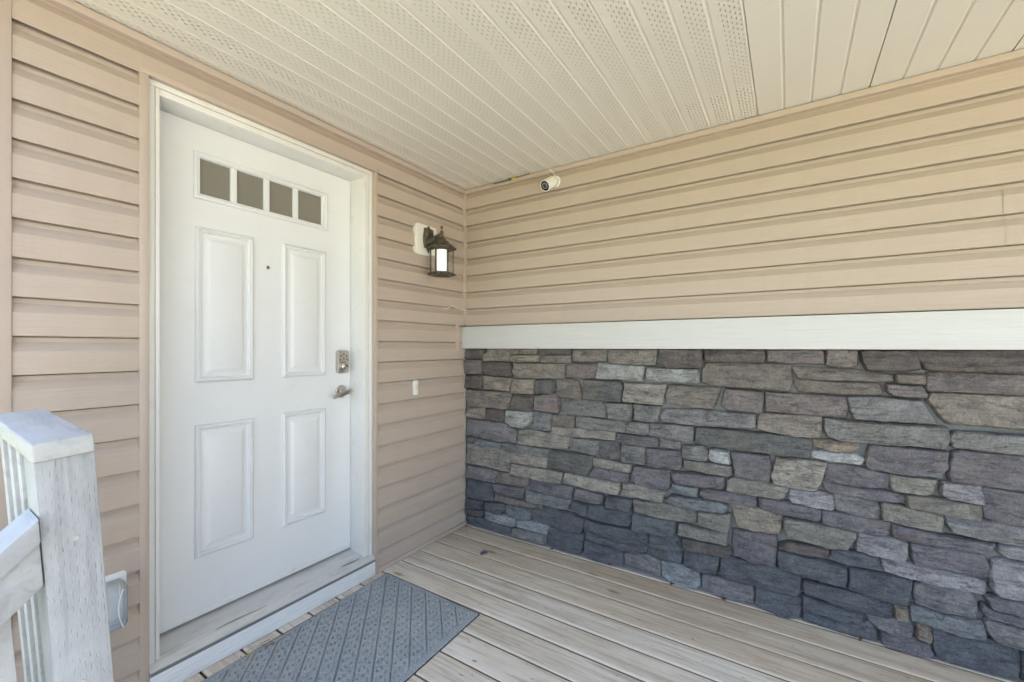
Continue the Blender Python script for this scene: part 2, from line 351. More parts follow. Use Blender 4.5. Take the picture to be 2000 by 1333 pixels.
# ---------------------------------------------------------------- deck
deck = thing('deck', (-1.1, -1.5, 0), kind='structure')
PITCH, GAP = .1455, .0085
def plank_profile(w, th, r, n=4):
    p = []
    for cx, a0 in ((w / 2 - r, 0), (-w / 2 + r, 90)):
        for i in range(n + 1): a = R(a0 + 90 * i / n); p.append((cx + r * math.cos(a), -r + r * math.sin(a)))
    # slightly worn hollow top
    p.insert(n + 1, (w * .25, -.0009)); p.insert(n + 2, (0, -.0013)); p.insert(n + 3, (-w * .25, -.0009))
    return p + [(-w / 2, -th), (w / 2, -th)]
prof = plank_profile(PITCH - GAP, .034, .0065)
for k in range(-1, 15):
    xr = -.012 - PITCH * k; xc = xr - PITCH / 2
    w = PITCH - GAP; y0, y1 = (-.004 if k >= 0 else -.002), -4.55 + random.uniform(-.004, .004)
    tilt = random.uniform(-.010, .010); dz = random.uniform(-.0012, .0012); bow = random.uniform(-.0012, .0012)
    v = []; n = len(prof); ys = [y0 + (y1 - y0) * i / 10 for i in range(11)]
    for i, y in enumerate(ys):
        for a, b in prof: v.append((xc + a + bow * math.sin(i / 10 * math.pi), y, b + dz + a * tilt))
    f = [(i * n + j, i * n + (j + 1) % n, (i + 1) * n + (j + 1) % n, (i + 1) * n + j) for i in range(10) for j in range(n)]
    f += [tuple(range(n)), tuple(range(10 * n, 11 * n))[::-1]]
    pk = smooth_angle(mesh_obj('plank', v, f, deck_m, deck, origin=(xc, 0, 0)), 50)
    tn_ = {-1: (.92, .86, .78), 0: (.84, .77, .68), 1: (.88, .81, .72), 2: (.95, .89, .81)}.get(k, (1, .97, .925)); kk = random.uniform(.95, 1.05); pk.color = tuple(c * kk for c in tn_) + (1,)
jo = MB()
for y in (-.10, -.55, -1.0, -1.45, -1.9, -2.35, -2.8, -3.3, -3.8, -4.3): jo.box((-2.2, y - .02, -.20), (.04, y + .02, -.035))
jo.build('joist', plain('joist_wood', (.16, .12, .08), .85, .2), deck)
box('rim_board', (-2.245, -4.55, -.22), (-2.205, -.004, -.036), rail_m, deck, .003)
for x in (-2.1, -.2):
    box('support_post', (x - .045, -4.40, GZ), (x + .045, -4.31, -.20), rail_m, deck, .004)

# ---------------------------------------------------------------- siding
COURSE, Z0 = .11508, 2.1931                      # exposure of one course, butt height of the top course
def clip_prof(z, lo, hi):
    P = COURSE
    pr = [(.0168, .010), (.0170, .0006), (.0178, 0), (.0188, .0004), (.0194, .003), (.0186, P * .60), (.0036, P * .845), (.0033, P * .966), (-.008, P * .972), (-.009, P + .012)]
    pr = [(a, z + b) for a, b in pr]; out = []
    for i in range(len(pr)):
        if i:
            (a0, b0), (a1, b1) = pr[i - 1], pr[i]
            for lim in sorted((lo, hi)):
                if b0 < lim < b1: q = (lim - b0) / (b1 - b0); out.append((a0 + (a1 - a0) * q, lim))
        if lo <= pr[i][1] <= hi: out.append(pr[i])
    return out
def course(parent, p0, p1, nrm, z, lo, hi, extra=0, sag=0):
    pr = clip_prof(z, lo, hi)
    if len(pr) < 2: return
    p0, p1, nrm = Vector(p0), Vector(p1), Vector(nrm); v = []; f = []; N = 9
    for i in range(N):
        p = p0.lerp(p1, i / (N - 1)); wob = sag * math.sin(i * 1.7 + z * 9)
        for a, b in pr: v.append(p + nrm * (a + extra + wob * (1 if a > .004 else 0)) + Vector((0, 0, b)))
    n = len(pr)
    for i in range(N - 1):
        for j in range(n - 1): f.append((i * n + j, i * n + j + 1, (i + 1) * n + j + 1, (i + 1) * n + j))
    o = mesh_obj('siding_course', v, f, siding_m, parent); smooth_angle(o, 9); return o

dw = thing('door_wall', (-1.0, 0, 0), 'beige lap siding wall holding the white front door', 'wall')
XL = -2.086
box('sheathing', (XL, .012, 0), (-1.80, .028, 2.33), tarp_m, dw); box('sheathing', (-.762, .012, 0), (0, .028, 2.33), tarp_m, dw); box('sheathing', (-1.80, .012, 2.235), (-.762, .028, 2.33), tarp_m, dw)
TOP = CZ - .030
for k in range(0, 20):
    z = Z0 - COURSE * k; lo = .030 if z < .030 else -1
    hi = TOP + .01
    sag = .0009
    if k == 0:
        course(dw, (XL, 0, 0), (-1.788, 0, 0), (0, -1, 0), z, lo, hi, 0, sag); course(dw, (-1.788, 0, 0), (-.765, 0, 0), (0, -1, 0), z, 2.216, hi, 0, sag)
        course(dw, (-.765, 0, 0), (-.012, 0, 0), (0, -1, 0), z, lo, hi, 0, sag)
    else:
        course(dw, (XL, 0, 0), (-1.785, 0, 0), (0, -1, 0), z, lo, 9, 0, sag); course(dw, (-.775, 0, 0), (-.010, 0, 0), (0, -1, 0), z, lo, 9, 0, sag)
box('top_channel', (-2.255, -.030, TOP), (-.002, .004, CZ - .003), trim_m, dw, .002)
box('base_channel', (-.768, -.024, .002), (-.004, .003, .028), trim_m, dw, .002)
box('corner_post', (-2.175, -.024, -.25), (XL, .006, TOP - .001), trim_m, dw, .004)
box('corner_post', (-2.181, -.0235, -.25), (-2.151, .10, TOP - .001), trim_m, dw, .004)
# inside corner post, down to the ledge
MB().box((-.031, -.028, 1.406), (-.003, .003, TOP - .001)).build('inside_corner', trim_m, dw, .003)
MB().box((-.104, -.028, 1.205), (-.090, .003, 1.408)).box((-.090, -.025, 1.388), (-.004, .003, 1.404)).box((-.090, -.023, 1.208), (-.020, .003, 1.222)).build('board_channel', trim_m, dw, .0015)

sw = thing('siding_wall', (0, -1.5, 1.38), 'upper wall of beige lap siding above the white ledge board', 'wall')
box('sheathing', (.012, -4.6, 1.36), (.05, .02, 2.33), tarp_m, sw)
for k in range(0, 9):
    z = Z0 - COURSE * k
    lo = 1.40 if z < 1.40 else -1; hi = TOP + .01 if k == 0 else 9
    if z + COURSE < 1.40: break
    seam = {4: -2.590, 5: -2.597, 3: -1.567}.get(k)
    if seam:
        course(sw, (0, -.020, 0), (0, seam, 0), (-1, 0, 0), z, lo, hi, 0, .0011); course(sw, (0, seam + .012, 0), (0, -4.6, 0), (-1, 0, 0), z, lo, hi, .0013 if k > 3 else .0007, .0003)
    else: course(sw, (0, -.020, 0), (0, -4.6, 0), (-1, 0, 0), z, lo, hi, 0, .0011)
box('top_channel', (-.030, -4.6, TOP), (.004, -.027, CZ - .003), trim_m, sw, .002)
box('bottom_channel', (-.022, -4.6, 1.3835), (.004, -.027, 1.4035), trim_m, sw, .002)

# ---------------------------------------------------------------- soffit
sf = thing('porch_ceiling', (-1.3, -1.5, CZ), 'cream vinyl soffit ceiling with rows of small vent slots', 'ceiling')
PW = .40552
def soffit_panel(y0, perf):
    st = PW / 4; prof = [(0, .012), (.0004, .0)]
    for s_ in range(4):
        b = s_ * st
        if s_: prof += [(b - .0075, 0), (b - .0030, .0019 if perf else .0036), (b + .0025, .0019 if perf else .0036), (b + .0055, 0)]
    prof += [(PW - .0075, 0), (PW - .0040, .0034), (PW - .0022, .0036), (PW - .0018, .009), (PW + .004, .010)]
    x0, x1 = -2.26, -.004; v = []; f = []; n = len(prof); N = 14; ph = random.uniform(0, 6)
    for i in range(N):
        x = x0 + (x1 - x0) * i / (N - 1); sag = -.0012 * math.sin(i * .9 + ph) ** 2
        for a, b in prof: v.append((x, y0 - a, CZ + b + sag + .0012))
    for i in range(N - 1):
        for j in range(n - 1): f.append((i * n + j, i * n + j + 1, (i + 1) * n + j + 1, (i + 1) * n + j))
    o = mesh_obj('soffit_panel', v, f, soffit_perf if perf else soffit_solid, sf, origin=(0, y0, CZ)); smooth_angle(o, 20)
yj = -1.7900
for i in range(5, 0, -1): soffit_panel(yj + PW * i, True)
for i in range(0, 7): soffit_panel(yj - PW * i, False)

# ---------------------------------------------------------------- stone wall
SC = {'db': (112, 98, 93), 'br': (138, 124, 113), 'tn': (168, 150, 128), 'bt': (154, 140, 126), 'lt': (168, 158, 143), 'gy': (130, 129, 126), 'dg': (108, 109, 108),
      'lg': (172, 175, 170), 'wh': (188, 193, 196), 'lb': (158, 167, 173), 'pu': (118, 111, 121), 'bp': (132, 117, 115), 'bl': (97, 103, 113), 'bg': (126, 132, 138),
      'or': (165, 141, 117), 'gt': (146, 141, 128), 'pg': (133, 129, 132), 'pl': (158, 154, 162)}
def lin(c):
    g = sum(c) / 3; c = [(g + (x - g) * .52) * (.985 if g < 138 else .925) for x in c]
    return [((x / 255 + .055) / 1.055) ** 2.4 if x > 10 else x / 255 / 12.92 for x in c]
STONES = """db 907,682 944,682 944,701 909,701
tn 953,682 996,681 995,706 945,706 944,692 952,689
tn 997,681 1048,681 1046,692 998,693
db 1050,681 1114,681 1116,688 1113,694 1053,693
tn 997,695 1052,694 1052,707 998,707
br 1055,695 1116,695 1115,710 1056,708
bt 1119,683 1182,682 1184,693 1183,706 1140,707 1119,706
bp 909,703 941,704 943,731 910,731
db 943,707 996,709 999,735 961,734 945,729
bt 1004,710 1103,711 1103,740 1050,740 1004,737 1000,725
bp 1106,710 1167,712 1161,740 1106,737
db 909,734 944,734 941,758 910,758
tn 945,734 998,740 995,764 944,760
tn 1000,741 1044,742 1045,765 1042,770 998,768
dg 1046,743 1081,742 1082,759 1079,770 1047,767
br 1085,745 1106,741 1127,746 1136,774 1133,781 1094,776 1086,764
dg 1139,743 1210,746 1216,755 1214,785 1160,782 1139,779
br 908,761 996,768 998,780 995,800 920,794 908,779
db 1002,771 1042,773 1043,804 998,799
bp 1045,773 1091,768 1091,789 1088,807 1046,801
gy 1100,781 1140,782 1182,785 1185,815 1184,816 1091,810
tn 910,797 944,798 947,819 911,816
db 947,799 983,800 984,825 950,820
lg 989,801 1037,805 1037,823 1025,837 1002,834 988,824
bg 1039,806 1076,809 1075,840 1068,843 1041,839
br 1078,810 1121,815 1121,836 1077,832
gy 1125,814 1227,826 1219,845 1185,842 1124,836
pg 912,819 950,823 984,827 1010,840 1011,866 963,861 923,852 915,837
lt 1013,840 1038,839 1113,854 1108,877 1080,876 1013,867
lt 1076,834 1180,842 1200,845 1199,861 1180,859 1118,853 1076,847
dg 911,853 924,854 924,865 910,864
bg 926,857 980,866 977,878 926,868
bt 1187,683 1283,683 1284,698 1281,713 1244,713 1190,710 1186,695
db 1288,683 1370,684 1372,717 1367,719 1304,719 1299,713 1285,710
db 1375,684 1493,684 1496,695 1493,709 1378,707
lg 1167,711 1259,716 1255,744 1163,740
lg 1264,719 1362,722 1366,748 1289,746 1261,741
br 1372,720 1379,710 1440,710 1543,713 1548,743 1543,762 1538,764 1440,757 1385,753 1370,746
lt 1220,749 1300,753 1300,765 1295,789 1292,791 1243,787 1217,784
br 1308,753 1406,759 1400,780 1392,800 1348,795 1310,788 1300,779 1301,767
bp 1416,761 1489,766 1490,789 1488,807 1423,802 1410,793 1411,783
gy 1186,787 1234,790 1234,810 1230,823 1190,817
gy 1237,790 1289,794 1285,824 1280,825 1240,821
pg 1288,813 1295,800 1370,802 1474,811 1477,836 1440,836 1370,832 1295,824
gy 1228,824 1265,829 1267,840 1264,851 1221,845
pg 1269,828 1354,834 1353,860 1348,863 1268,851
dg 1360,835 1420,840 1583,857 1587,872 1580,895 1502,886 1420,876 1357,866
pu 1205,848 1286,856 1284,874 1258,872 1204,863
gy 1288,857 1329,861 1327,879 1288,872
bp 1499,684 1608,684 1610,711 1544,710 1499,706
br 1615,684 1676,684 1673,715 1645,718 1613,714
db 1682,686 1700,685 1790,686 1797,709 1799,721 1767,725 1693,723 1683,705
br 1547,718 1675,724 1745,734 1745,745 1700,745 1615,743 1558,738
br 1552,742 1630,747 1718,751 1725,765 1721,772 1630,770 1558,764
bp 1495,767 1652,777 1656,802 1652,816 1585,811 1496,803
pg 1655,776 1700,775 1801,784 1831,829 1780,826 1700,821 1669,818 1660,802
bt 1483,808 1605,814 1604,844 1600,854 1555,853 1504,844 1478,837
gy 1610,817 1655,823 1700,826 1851,837 1855,862 1844,878 1775,871 1700,867 1640,861 1616,854 1609,837
db 1791,685 2045,685 2045,733 1925,727 1835,725 1805,721 1793,700
bp 1812,729 1895,729 2045,735 2045,775 1850,766 1809,763
br 1752,732 1808,733 1807,753 1752,748
bp 1731,751 1803,756 1811,774 1808,777 1745,773 1734,765
bt 1818,767 2045,778 2045,844 1925,832 1851,828 1835,810 1812,780
gy 1856,856 1865,844 2045,856 2045,893 1940,883 1862,874
gy 982,866 1005,867 1072,878 1071,893 1031,887 980,877
lt 920,868 996,879 996,923 960,914 909,903 910,869
lt 998,882 1070,893 1067,914 1000,904
dg 1073,880 1159,891 1154,918 1145,930 1100,920 1070,913
gy 1115,856 1169,862 1167,887 1161,890 1116,881 1109,870
dg 1171,863 1208,866 1210,899 1172,895 1168,882
lt 1158,896 1235,908 1230,923 1158,912
pg 911,910 968,920 970,926 967,943 910,932
br 971,924 996,926 1032,935 1028,952 969,942
lt 1001,905 1097,923 1099,926 1094,945 1088,945 998,925
lt 1102,924 1160,936 1209,945 1211,959 1205,968 1160,960 1098,944
pu 1157,915 1228,925 1226,941 1219,944 1160,933
pu 1036,936 1118,953 1116,975 1095,974 1032,957
pu 1122,955 1176,967 1178,974 1175,986 1167,986 1121,974
bl 910,937 959,944 962,957 963,980 941,977 909,971
pu 962,945 1022,957 1022,974 990,967 966,959
bg 1025,959 1114,977 1115,983 1107,996 1088,995 1029,980
br 966,966 1028,981 1057,987 1056,997 1029,992 965,978
bl 909,973 941,979 941,995 909,991
bl 945,981 986,986 987,996 980,1004 960,1000 944,992
bg 989,986 1035,995 1036,1016 996,1007 989,999
lb 947,998 972,1003 1007,1013 1007,1028 999,1029 950,1013
db 909,992 942,998 944,1005 940,1010 909,1004
bl 911,1007 954,1016 999,1030 1001,1046 951,1032 915,1024
bl 1037,998 1059,988 1080,994 1139,1013 1141,1026 1134,1043 1088,1032 1058,1023 1038,1017
bl 1116,980 1146,988 1147,1007 1140,1009 1115,996
bl 1148,988 1175,989 1181,995 1205,998 1234,1003 1233,1025 1228,1028 1180,1019 1146,1010
bl 1184,970 1234,979 1232,999 1183,992
lb 1009,1013 1073,1028 1067,1046 1009,1030
gy 1001,1032 1068,1048 1066,1066 1001,1046
bl 1073,1030 1139,1045 1137,1076 1131,1084 1070,1066 1068,1048
bl 1142,1012 1160,1022 1235,1034 1264,1043 1265,1063 1258,1067 1205,1058 1160,1040 1141,1031
bl 1142,1037 1160,1043 1210,1061 1261,1070 1261,1080 1235,1081 1210,1076 1187,1068 1160,1062 1142,1055
bl 1141,1058 1160,1064 1190,1071 1217,1078 1216,1106 1160,1093 1140,1085
pg 1220,1081 1265,1085 1289,1097 1289,1126 1220,1107
bl 1268,1043 1322,1051 1330,1064 1333,1083 1332,1102 1295,1095 1271,1089 1267,1065
bl 1236,1003 1319,1019 1318,1044 1321,1049 1265,1040 1236,1034
lb 1291,1097 1333,1104 1366,1116 1367,1145 1357,1151 1319,1139 1292,1124
bl 1336,1073 1405,1089 1400,1121 1367,1116 1336,1102
db 1331,1050 1421,1068 1430,1080 1423,1091 1406,1087 1336,1071
bl 1408,1089 1424,1090 1469,1102 1516,1108 1564,1126 1562,1155 1555,1165 1517,1156 1469,1143 1420,1129 1407,1116
pg 1372,1122 1420,1134 1470,1145 1472,1177 1465,1179 1420,1170 1371,1147
bl 1475,1148 1555,1166 1566,1172 1566,1188 1559,1207 1537,1206 1495,1192 1475,1180
pu 1239,911 1310,920 1310,945 1304,959 1295,959 1241,946 1237,929
gy 1213,868 1258,875 1258,908 1214,902 1211,885
pu 1261,876 1303,881 1330,885 1331,912 1325,919 1264,911
gy 1332,872 1373,872 1384,882 1382,899 1376,901 1333,895
wh 1387,877 1422,883 1426,908 1388,902 1384,893
gt 1335,898 1385,905 1429,912 1429,927 1421,930 1381,925 1337,916
pu 1312,922 1414,932 1413,956 1363,951 1322,944 1312,935
lt 1216,945 1243,947 1295,960 1295,974 1291,983 1214,966
bg 1312,945 1364,953 1363,972 1325,965 1313,956
pu 1369,955 1423,961 1477,971 1477,989 1440,983 1375,974 1367,965
bg 1298,978 1310,969 1406,980 1421,990 1418,1002 1406,1003 1360,995 1318,987
gt 1237,977 1292,984 1360,995 1362,1014 1357,1022 1319,1018 1237,1001
gt 1364,998 1406,1005 1427,1006 1426,1029 1421,1040 1364,1024
gt 1325,1025 1421,1043 1419,1065 1324,1044
pu 1427,884 1501,892 1506,912 1504,943 1495,943 1436,931
lt 1516,895 1615,904 1606,939 1595,959 1562,957 1510,946 1506,930
or 1587,858 1682,868 1679,877 1666,884 1630,883 1589,873
wh 1586,882 1630,885 1675,888 1688,897 1684,906 1678,909 1622,901 1586,895
pu 1703,869 1854,884 1851,915 1835,934 1745,924 1700,916 1692,911 1690,900 1697,877
pu 1619,910 1675,914 1739,928 1736,955 1700,954 1630,945 1609,939 1612,921
pu 1607,942 1637,949 1742,963 1768,969 1771,984 1720,979 1628,964 1613,958
gt 1421,939 1435,933 1504,945 1542,954 1531,973 1523,976 1465,967 1420,958
pl 1543,957 1600,962 1627,967 1628,994 1624,997 1585,991 1547,981 1541,972
pg 1629,965 1712,979 1719,993 1717,1015 1675,1009 1636,998 1629,985
pu 1481,973 1510,976 1603,995 1602,1017 1598,1019 1555,1011 1510,1003 1483,994
tn 1429,985 1487,996 1528,1009 1523,1044 1472,1038 1441,1030 1432,1006
gt 1531,1012 1570,1018 1673,1039 1670,1054 1654,1074 1615,1069 1540,1048 1531,1032
pu 1604,998 1660,1007 1741,1022 1739,1041 1730,1048 1675,1039 1606,1023
gt 1739,927 1830,937 1824,963 1811,967 1745,960 1737,943
pl 1841,943 1917,951 1922,987 1850,974 1839,966
pu 1862,885 1880,881 2045,898 2045,966 1910,948 1856,940 1854,922
pu 1920,953 2045,970 2045,1035 1955,1024 1922,1012 1918,993
gt 1770,967 1805,970 1916,988 1917,1005 1913,1015 1850,1005 1772,989
gt 1723,982 1772,991 1842,1006 1840,1039 1805,1032 1724,1014
pg 1847,1006 1880,1010 2045,1038 2045,1077 1925,1056 1862,1041 1848,1023
pu 1432,1036 1516,1045 1518,1072 1514,1105 1504,1106 1465,1099 1433,1084 1430,1057
db 1520,1066 1537,1060 1619,1072 1618,1089 1585,1085 1522,1071
bl 1624,1074 1654,1076 1718,1091 1714,1108 1708,1111 1654,1101 1622,1084
bl 1519,1074 1600,1093 1654,1111 1655,1137 1646,1146 1607,1135 1565,1123 1522,1110 1517,1087
pl 1676,1041 1700,1046 1737,1052 1772,1063 1773,1068 1770,1095 1766,1097 1700,1084 1672,1075
pu 1742,1024 1835,1046 1944,1064 1934,1080 1922,1085 1850,1075 1745,1051
pu 1779,1063 1922,1085 1931,1104 1934,1130 1925,1132 1835,1113 1785,1103
pl 1722,1096 1775,1102 1835,1115 1928,1139 1928,1158 1920,1161 1835,1146 1727,1117
bl 1660,1113 1700,1120 1776,1132 1782,1140 1772,1184 1742,1179 1700,1168 1657,1152
pg 1796,1138 1827,1145 1896,1157 1907,1174 1908,1203 1901,1210 1835,1194 1790,1180 1783,1162 1788,1143
pl 1953,1066 2045,1081 2045,1104 1974,1094 1953,1083
pl 1940,1096 1962,1096 2045,1110 2045,1186 1949,1164 1937,1147 1935,1117
pu 1924,1163 1950,1166 2046,1190 2046,1214 1989,1203 1936,1189
pu 1921,1181 1935,1191 2046,1216 2046,1243 1989,1224 1931,1208 1916,1194
pg 1928,1211 1950,1219 2046,1245 2046,1281 1994,1267 1950,1256 1938,1247 1925,1227
bg 1776,1183 1799,1188 1883,1210 1919,1218 1927,1246 1913,1248 1883,1243 1822,1223 1779,1211
bl 1823,1227 1852,1230 1898,1246 1938,1253 1992,1272 1994,1294 1989,1326 1928,1314 1852,1293 1829,1281 1820,1261
pu 1720,1235 1761,1243 1817,1258 1826,1286 1776,1276 1727,1259 1721,1250
or 1790,1216 1820,1225 1822,1249 1816,1256 1790,1246 1793,1231
or 1747,1183 1773,1189 1778,1217 1749,1209
pg 1692,1202 1743,1210 1779,1219 1785,1227 1782,1246 1743,1240 1717,1231 1703,1220
bl 1568,1136 1606,1144 1743,1181 1745,1206 1735,1209 1689,1198 1651,1191 1606,1171 1571,1159
bl 1568,1164 1606,1179 1651,1193 1688,1201 1682,1214 1636,1208 1598,1195 1568,1186
bl 1569,1191 1606,1198 1682,1216 1697,1218 1712,1234 1711,1252 1667,1242 1569,1212
bl 1996,1272 2046,1285 2046,1346 1997,1329"""
st = thing('stone_wall', (0, -1.5, 0), 'grey and brown ledgestone veneer wall under a white ledge board', 'wall')
def chaikin(p, it):
    for _ in range(it):
        q = []
        for i in range(len(p)):
            a, b = p[i], p[(i + 1) % len(p)]; q += [a * .75 + b * .25, a * .25 + b * .75]
        p = q
    return p
XM = .010                                                       # mortar plane
def make_stone(poly, rgb, seed):
    rnd = random.Random(seed); P = [np.array(q, float) for q in poly]
    area = sum(P[i][0] * P[(i + 1) % len(P)][1] - P[(i + 1) % len(P)][0] * P[i][1] for i in range(len(P)))
    if area < 0: P = P[::-1]
    c = sum(P) / len(P); D = []
    for i in range(len(P)):                                    # resample, then round the corners
        a, b = P[i], P[(i + 1) % len(P)]; n = max(1, int(np.linalg.norm(b - a) / .011))
        for j in range(n): D.append(a + (b - a) * j / n)
    D = chaikin(D, 1); off = rnd.uniform(0, 50); E = []
    for q in D:
        nx = noise.noise(Vector((q[0] * 38 + off, q[1] * 38, off))); ny = noise.noise(Vector((q[0] * 38, q[1] * 38 + off, off + 9)))
        E.append(q + np.array((nx, ny)) * .0030)
    E = chaikin(E, 1); poly = np.array(E)
    tg = np.roll(poly, -1, 0) - np.roll(poly, 1, 0); tg /= np.linalg.norm(tg, axis=1)[:, None] + 1e-9
    poly = poly + np.stack([tg[:, 1], -tg[:, 0]], 1) * .0052; n = len(poly); cen = poly.mean(0)
    seg_a = poly; seg_b = np.roll(poly, -1, 0); ab = seg_b - seg_a; L2 = (ab ** 2).sum(1) + 1e-12
    def dist(q):
        tt = np.clip(((q - seg_a) * ab).sum(1) / L2, 0, 1); return math.sqrt((((seg_a + ab * tt[:, None]) - q) ** 2).sum(1).min())
    nrm_in = np.stack([-(np.roll(poly, -1, 0) - np.roll(poly, 1, 0))[:, 1], (np.roll(poly, -1, 0) - np.roll(poly, 1, 0))[:, 0]], 1)
    nrm_in /= (np.linalg.norm(nrm_in, axis=1)[:, None] + 1e-9)
    pts = [Vector(q) for q in poly]; edges = [(i, (i + 1) % n) for i in range(n)]
    for ins in (.0030, .0075):                                 # rings inside the rim give the rounded arris
        for i in range(0, n):
            q = poly[i] + nrm_in[i] * ins
            if dist(q) > ins * .8 and inside(q, poly): pts.append(Vector(q))
    lo, hi = poly.min(0), poly.max(0); stp = .0085; y = lo[0] + stp / 2
    row = 0
    while y < hi[0]:
        z = lo[1] + stp * (.5 if row % 2 else .9)
        while z < hi[1]:
            q = np.array((y + rnd.uniform(-.002, .002), z + rnd.uniform(-.002, .002)))
            if inside(q, poly) and dist(q) > .0115: pts.append(Vector(q))
            z += stp
        y += stp; row += 1
    vc, _, fc, _, _, _ = delaunay_2d_cdt(pts, edges, [], 1, 1e-6)
    dep = rnd.uniform(.020, .040); rr = rnd.uniform(.006, .011); ty, tz = rnd.uniform(-.03, .03), rnd.uniform(-.09, .05); amp = rnd.uniform(.002, .0055)
    step = rnd.uniform(-.02, .02); stepw = rnd.choice((0, 0, .004, .006, .008))
    wy, wz = hi[0] - lo[0], hi[1] - lo[1]
    fac = [(rnd.uniform(0, .003), 0, 0)] + [(rnd.uniform(.001, .007), rnd.uniform(-.016, .016) / wy * 2, rnd.uniform(-.013, .013) / wz * 2) for _ in range(rnd.choice((3, 4, 5)))]
    leds = [(rnd.uniform(-.4, .4) * wz, rnd.uniform(.002, .006), rnd.uniform(-.25, .25), rnd.uniform(0, 9)) for _ in range(rnd.choice((0, 1, 1, 2)) if wz > .05 else 0)]
    V = []
    for q in vc:
        qa = np.array(q); d = dist(qa); e = min(d / rr, 1); e = 1 - (1 - e) ** 2.2
        w3 = Vector((q[0] * 11 + off, q[1] * 24, off)); w4 = Vector((q[0] * 9, q[1] * 70 + off, off)); w5 = Vector((q[0] * 60 + off, q[1] * 70, 3))
        h = dep + .004 + amp * noise.noise(w3) * 1.6 + .0028 * noise.noise(w4) + .0016 * noise.noise(w5) + ty * (q[0] - cen[0]) * .5 + tz * (q[1] - cen[1])
        h += min(b_ + gy_ * (q[0] - cen[0]) + gz_ * (q[1] - cen[1]) for b_, gy_, gz_ in fac)
        for z_, d_, sl_, o_ in leds: h -= d_ / (1 + math.exp(-((q[1] - cen[1]) - z_ - sl_ * (q[0] - cen[0]) * .3 - .014 * noise.noise(Vector((q[0] * 14, o_, 2)))) * 1100))
        if stepw: h -= stepw / (1 + math.exp(-((q[1] - cen[1]) - step - .02 * noise.noise(Vector((q[0] * 8, off, 1)))) * 900))
        V.append((XM - .002 - max(h, .006) * e, q[0], q[1]))
    Fc = [list(q) for q in fc]
    m = len(V); cnt = {}
    for q in Fc:
        for i in range(3):
            a, b = q[i], q[(i + 1) % 3]; cnt[(a, b)] = 1
    for (a, b) in list(cnt):
        if (b, a) not in cnt:
            V += [(XM + .016, V[a][1], V[a][2]), (XM + .016, V[b][1], V[b][2])]; k = len(V); Fc.append([b, a, k - 2, k - 1])
    o = mesh_obj('stone', V, Fc, stone_m, st, origin=(XM, cen[0], cen[1])); smooth_angle(o, 24)
    k = rnd.uniform(.93, 1.07); o.color = tuple(x * k for x in lin(rgb)) + (1,)
    return o
def inside(q, poly):
    x, y = q; a = poly; b = np.roll(poly, -1, 0)
    c = ((a[:, 1] > y) != (b[:, 1] > y)); xi = (b[:, 0] - a[:, 0]) * (y - a[:, 1]) / (b[:, 1] - a[:, 1] + 1e-15) + a[:, 0]
    return bool(np.count_nonzero(c & (x < xi)) % 2)
YEND = 0
for i, line in enumerate(STONES.strip().splitlines()):
    a = line.split(); pl = []
    for q in a[1:]:
        px, py = map(float, q.split(',')); w = onB(px, py, -.010); pl.append((min(w.y, -.002), max(w.z, .002)))
    make_stone(pl, SC[a[0]], 100 + i); YEND = min(YEND, min(q[0] for q in pl))
z = .003; i = 0; rg = random.Random(5)                          # the veneer goes on past the picture's edge
while z < 1.20:
    h = min(rg.choice((.06, .08, .10, .12)), 1.228 - z); h = 1.228 - z if 1.228 - z - h < .05 else h; y = YEND - .003
    while y > -4.5:
        w = rg.uniform(.12, .32); make_stone([(y, z), (y - w + .004, z + rg.uniform(-.003, .003)), (y - w + .004, z + h - .004), (y, z + h - .004)], SC[rg.choice(('bl', 'pu', 'gy', 'br', 'pg', 'bg', 'gt', 'db'))], 900 + i); y -= w; i += 1
    z += h
mv = []; mf = []; NY, NZ = 150, 46                               # mortar bed, a little uneven
for a in range(NY + 1):
    for b in range(NZ + 1):
        y = -4.6 * a / NY; zz = 1.232 * b / NZ; mv.append((XM + .007 + .004 * noise.noise(Vector((y * 22, zz * 22, 4))), y, zz))
for a in range(NY):
    for b in range(NZ): q = a * (NZ + 1) + b; mf.append((q, q + 1, q + NZ + 2, q + NZ + 1))
mesh_obj('mortar', mv, mf, mortar_m, st, True)
box('corner_caulk', (-.007, -.0065, .002), (.004, -.0005, 1.226), plain('caulk', (.62, .62, .60), .7, .2), st)
box('ledge_board', (-.046, -4.6, 1.2295), (-.0005, -.002, 1.3785), ledge_m, st, .0025)

# ---------------------------------------------------------------- door frame
df = thing('door_frame', (-1.28, 0, 0), 'white door jambs and sill edged with a tan channel', 'door frame')
JL, JR, JT, YD = -1.732, -.843, 2.150, .116
box('casing', (-1.7946, -.021, -.03), (-1.768, .0035, 2.196), trim_m, df, .0025)
box('casing', (-.790, -.021, .001), (-.7685, .0035, 2.196), trim_m, df, .0025)
MB().prism([(-1.7946, 2.1965), (-.7685, 2.1965), (-.7685, 2.217), (-1.7946, 2.217)], (1, 0, 0), (0, 0, 1), (0, -.0208, 0), (0, .0243, 0)).build('casing', trim_m, df, .0025)
def bmould(lo, hi, n):
    return box('brick_mould', lo, hi, frame_m, df, .003)
bmould((-1.7675, -.001, .088), (-1.7462, .028, 2.1745), 0); bmould((-.8125, -.001, .088), (-.7905, .028, 2.1745), 0); bmould((-1.7675, -.001, 2.1752), (-.7905, .028, 2.1960), 0)
box('jamb', (-1.7445, .000, .112), (JL, .16, 2.1730), frame_m, df, .0018); box('jamb', (JR, .000, .112), (-.8145, .16, 2.1730), frame_m, df, .0018)
box('head_jamb', (JL + .0003, .0006, JT), (JR - .0003, .16, 2.1730), frame_m, df, .0018)
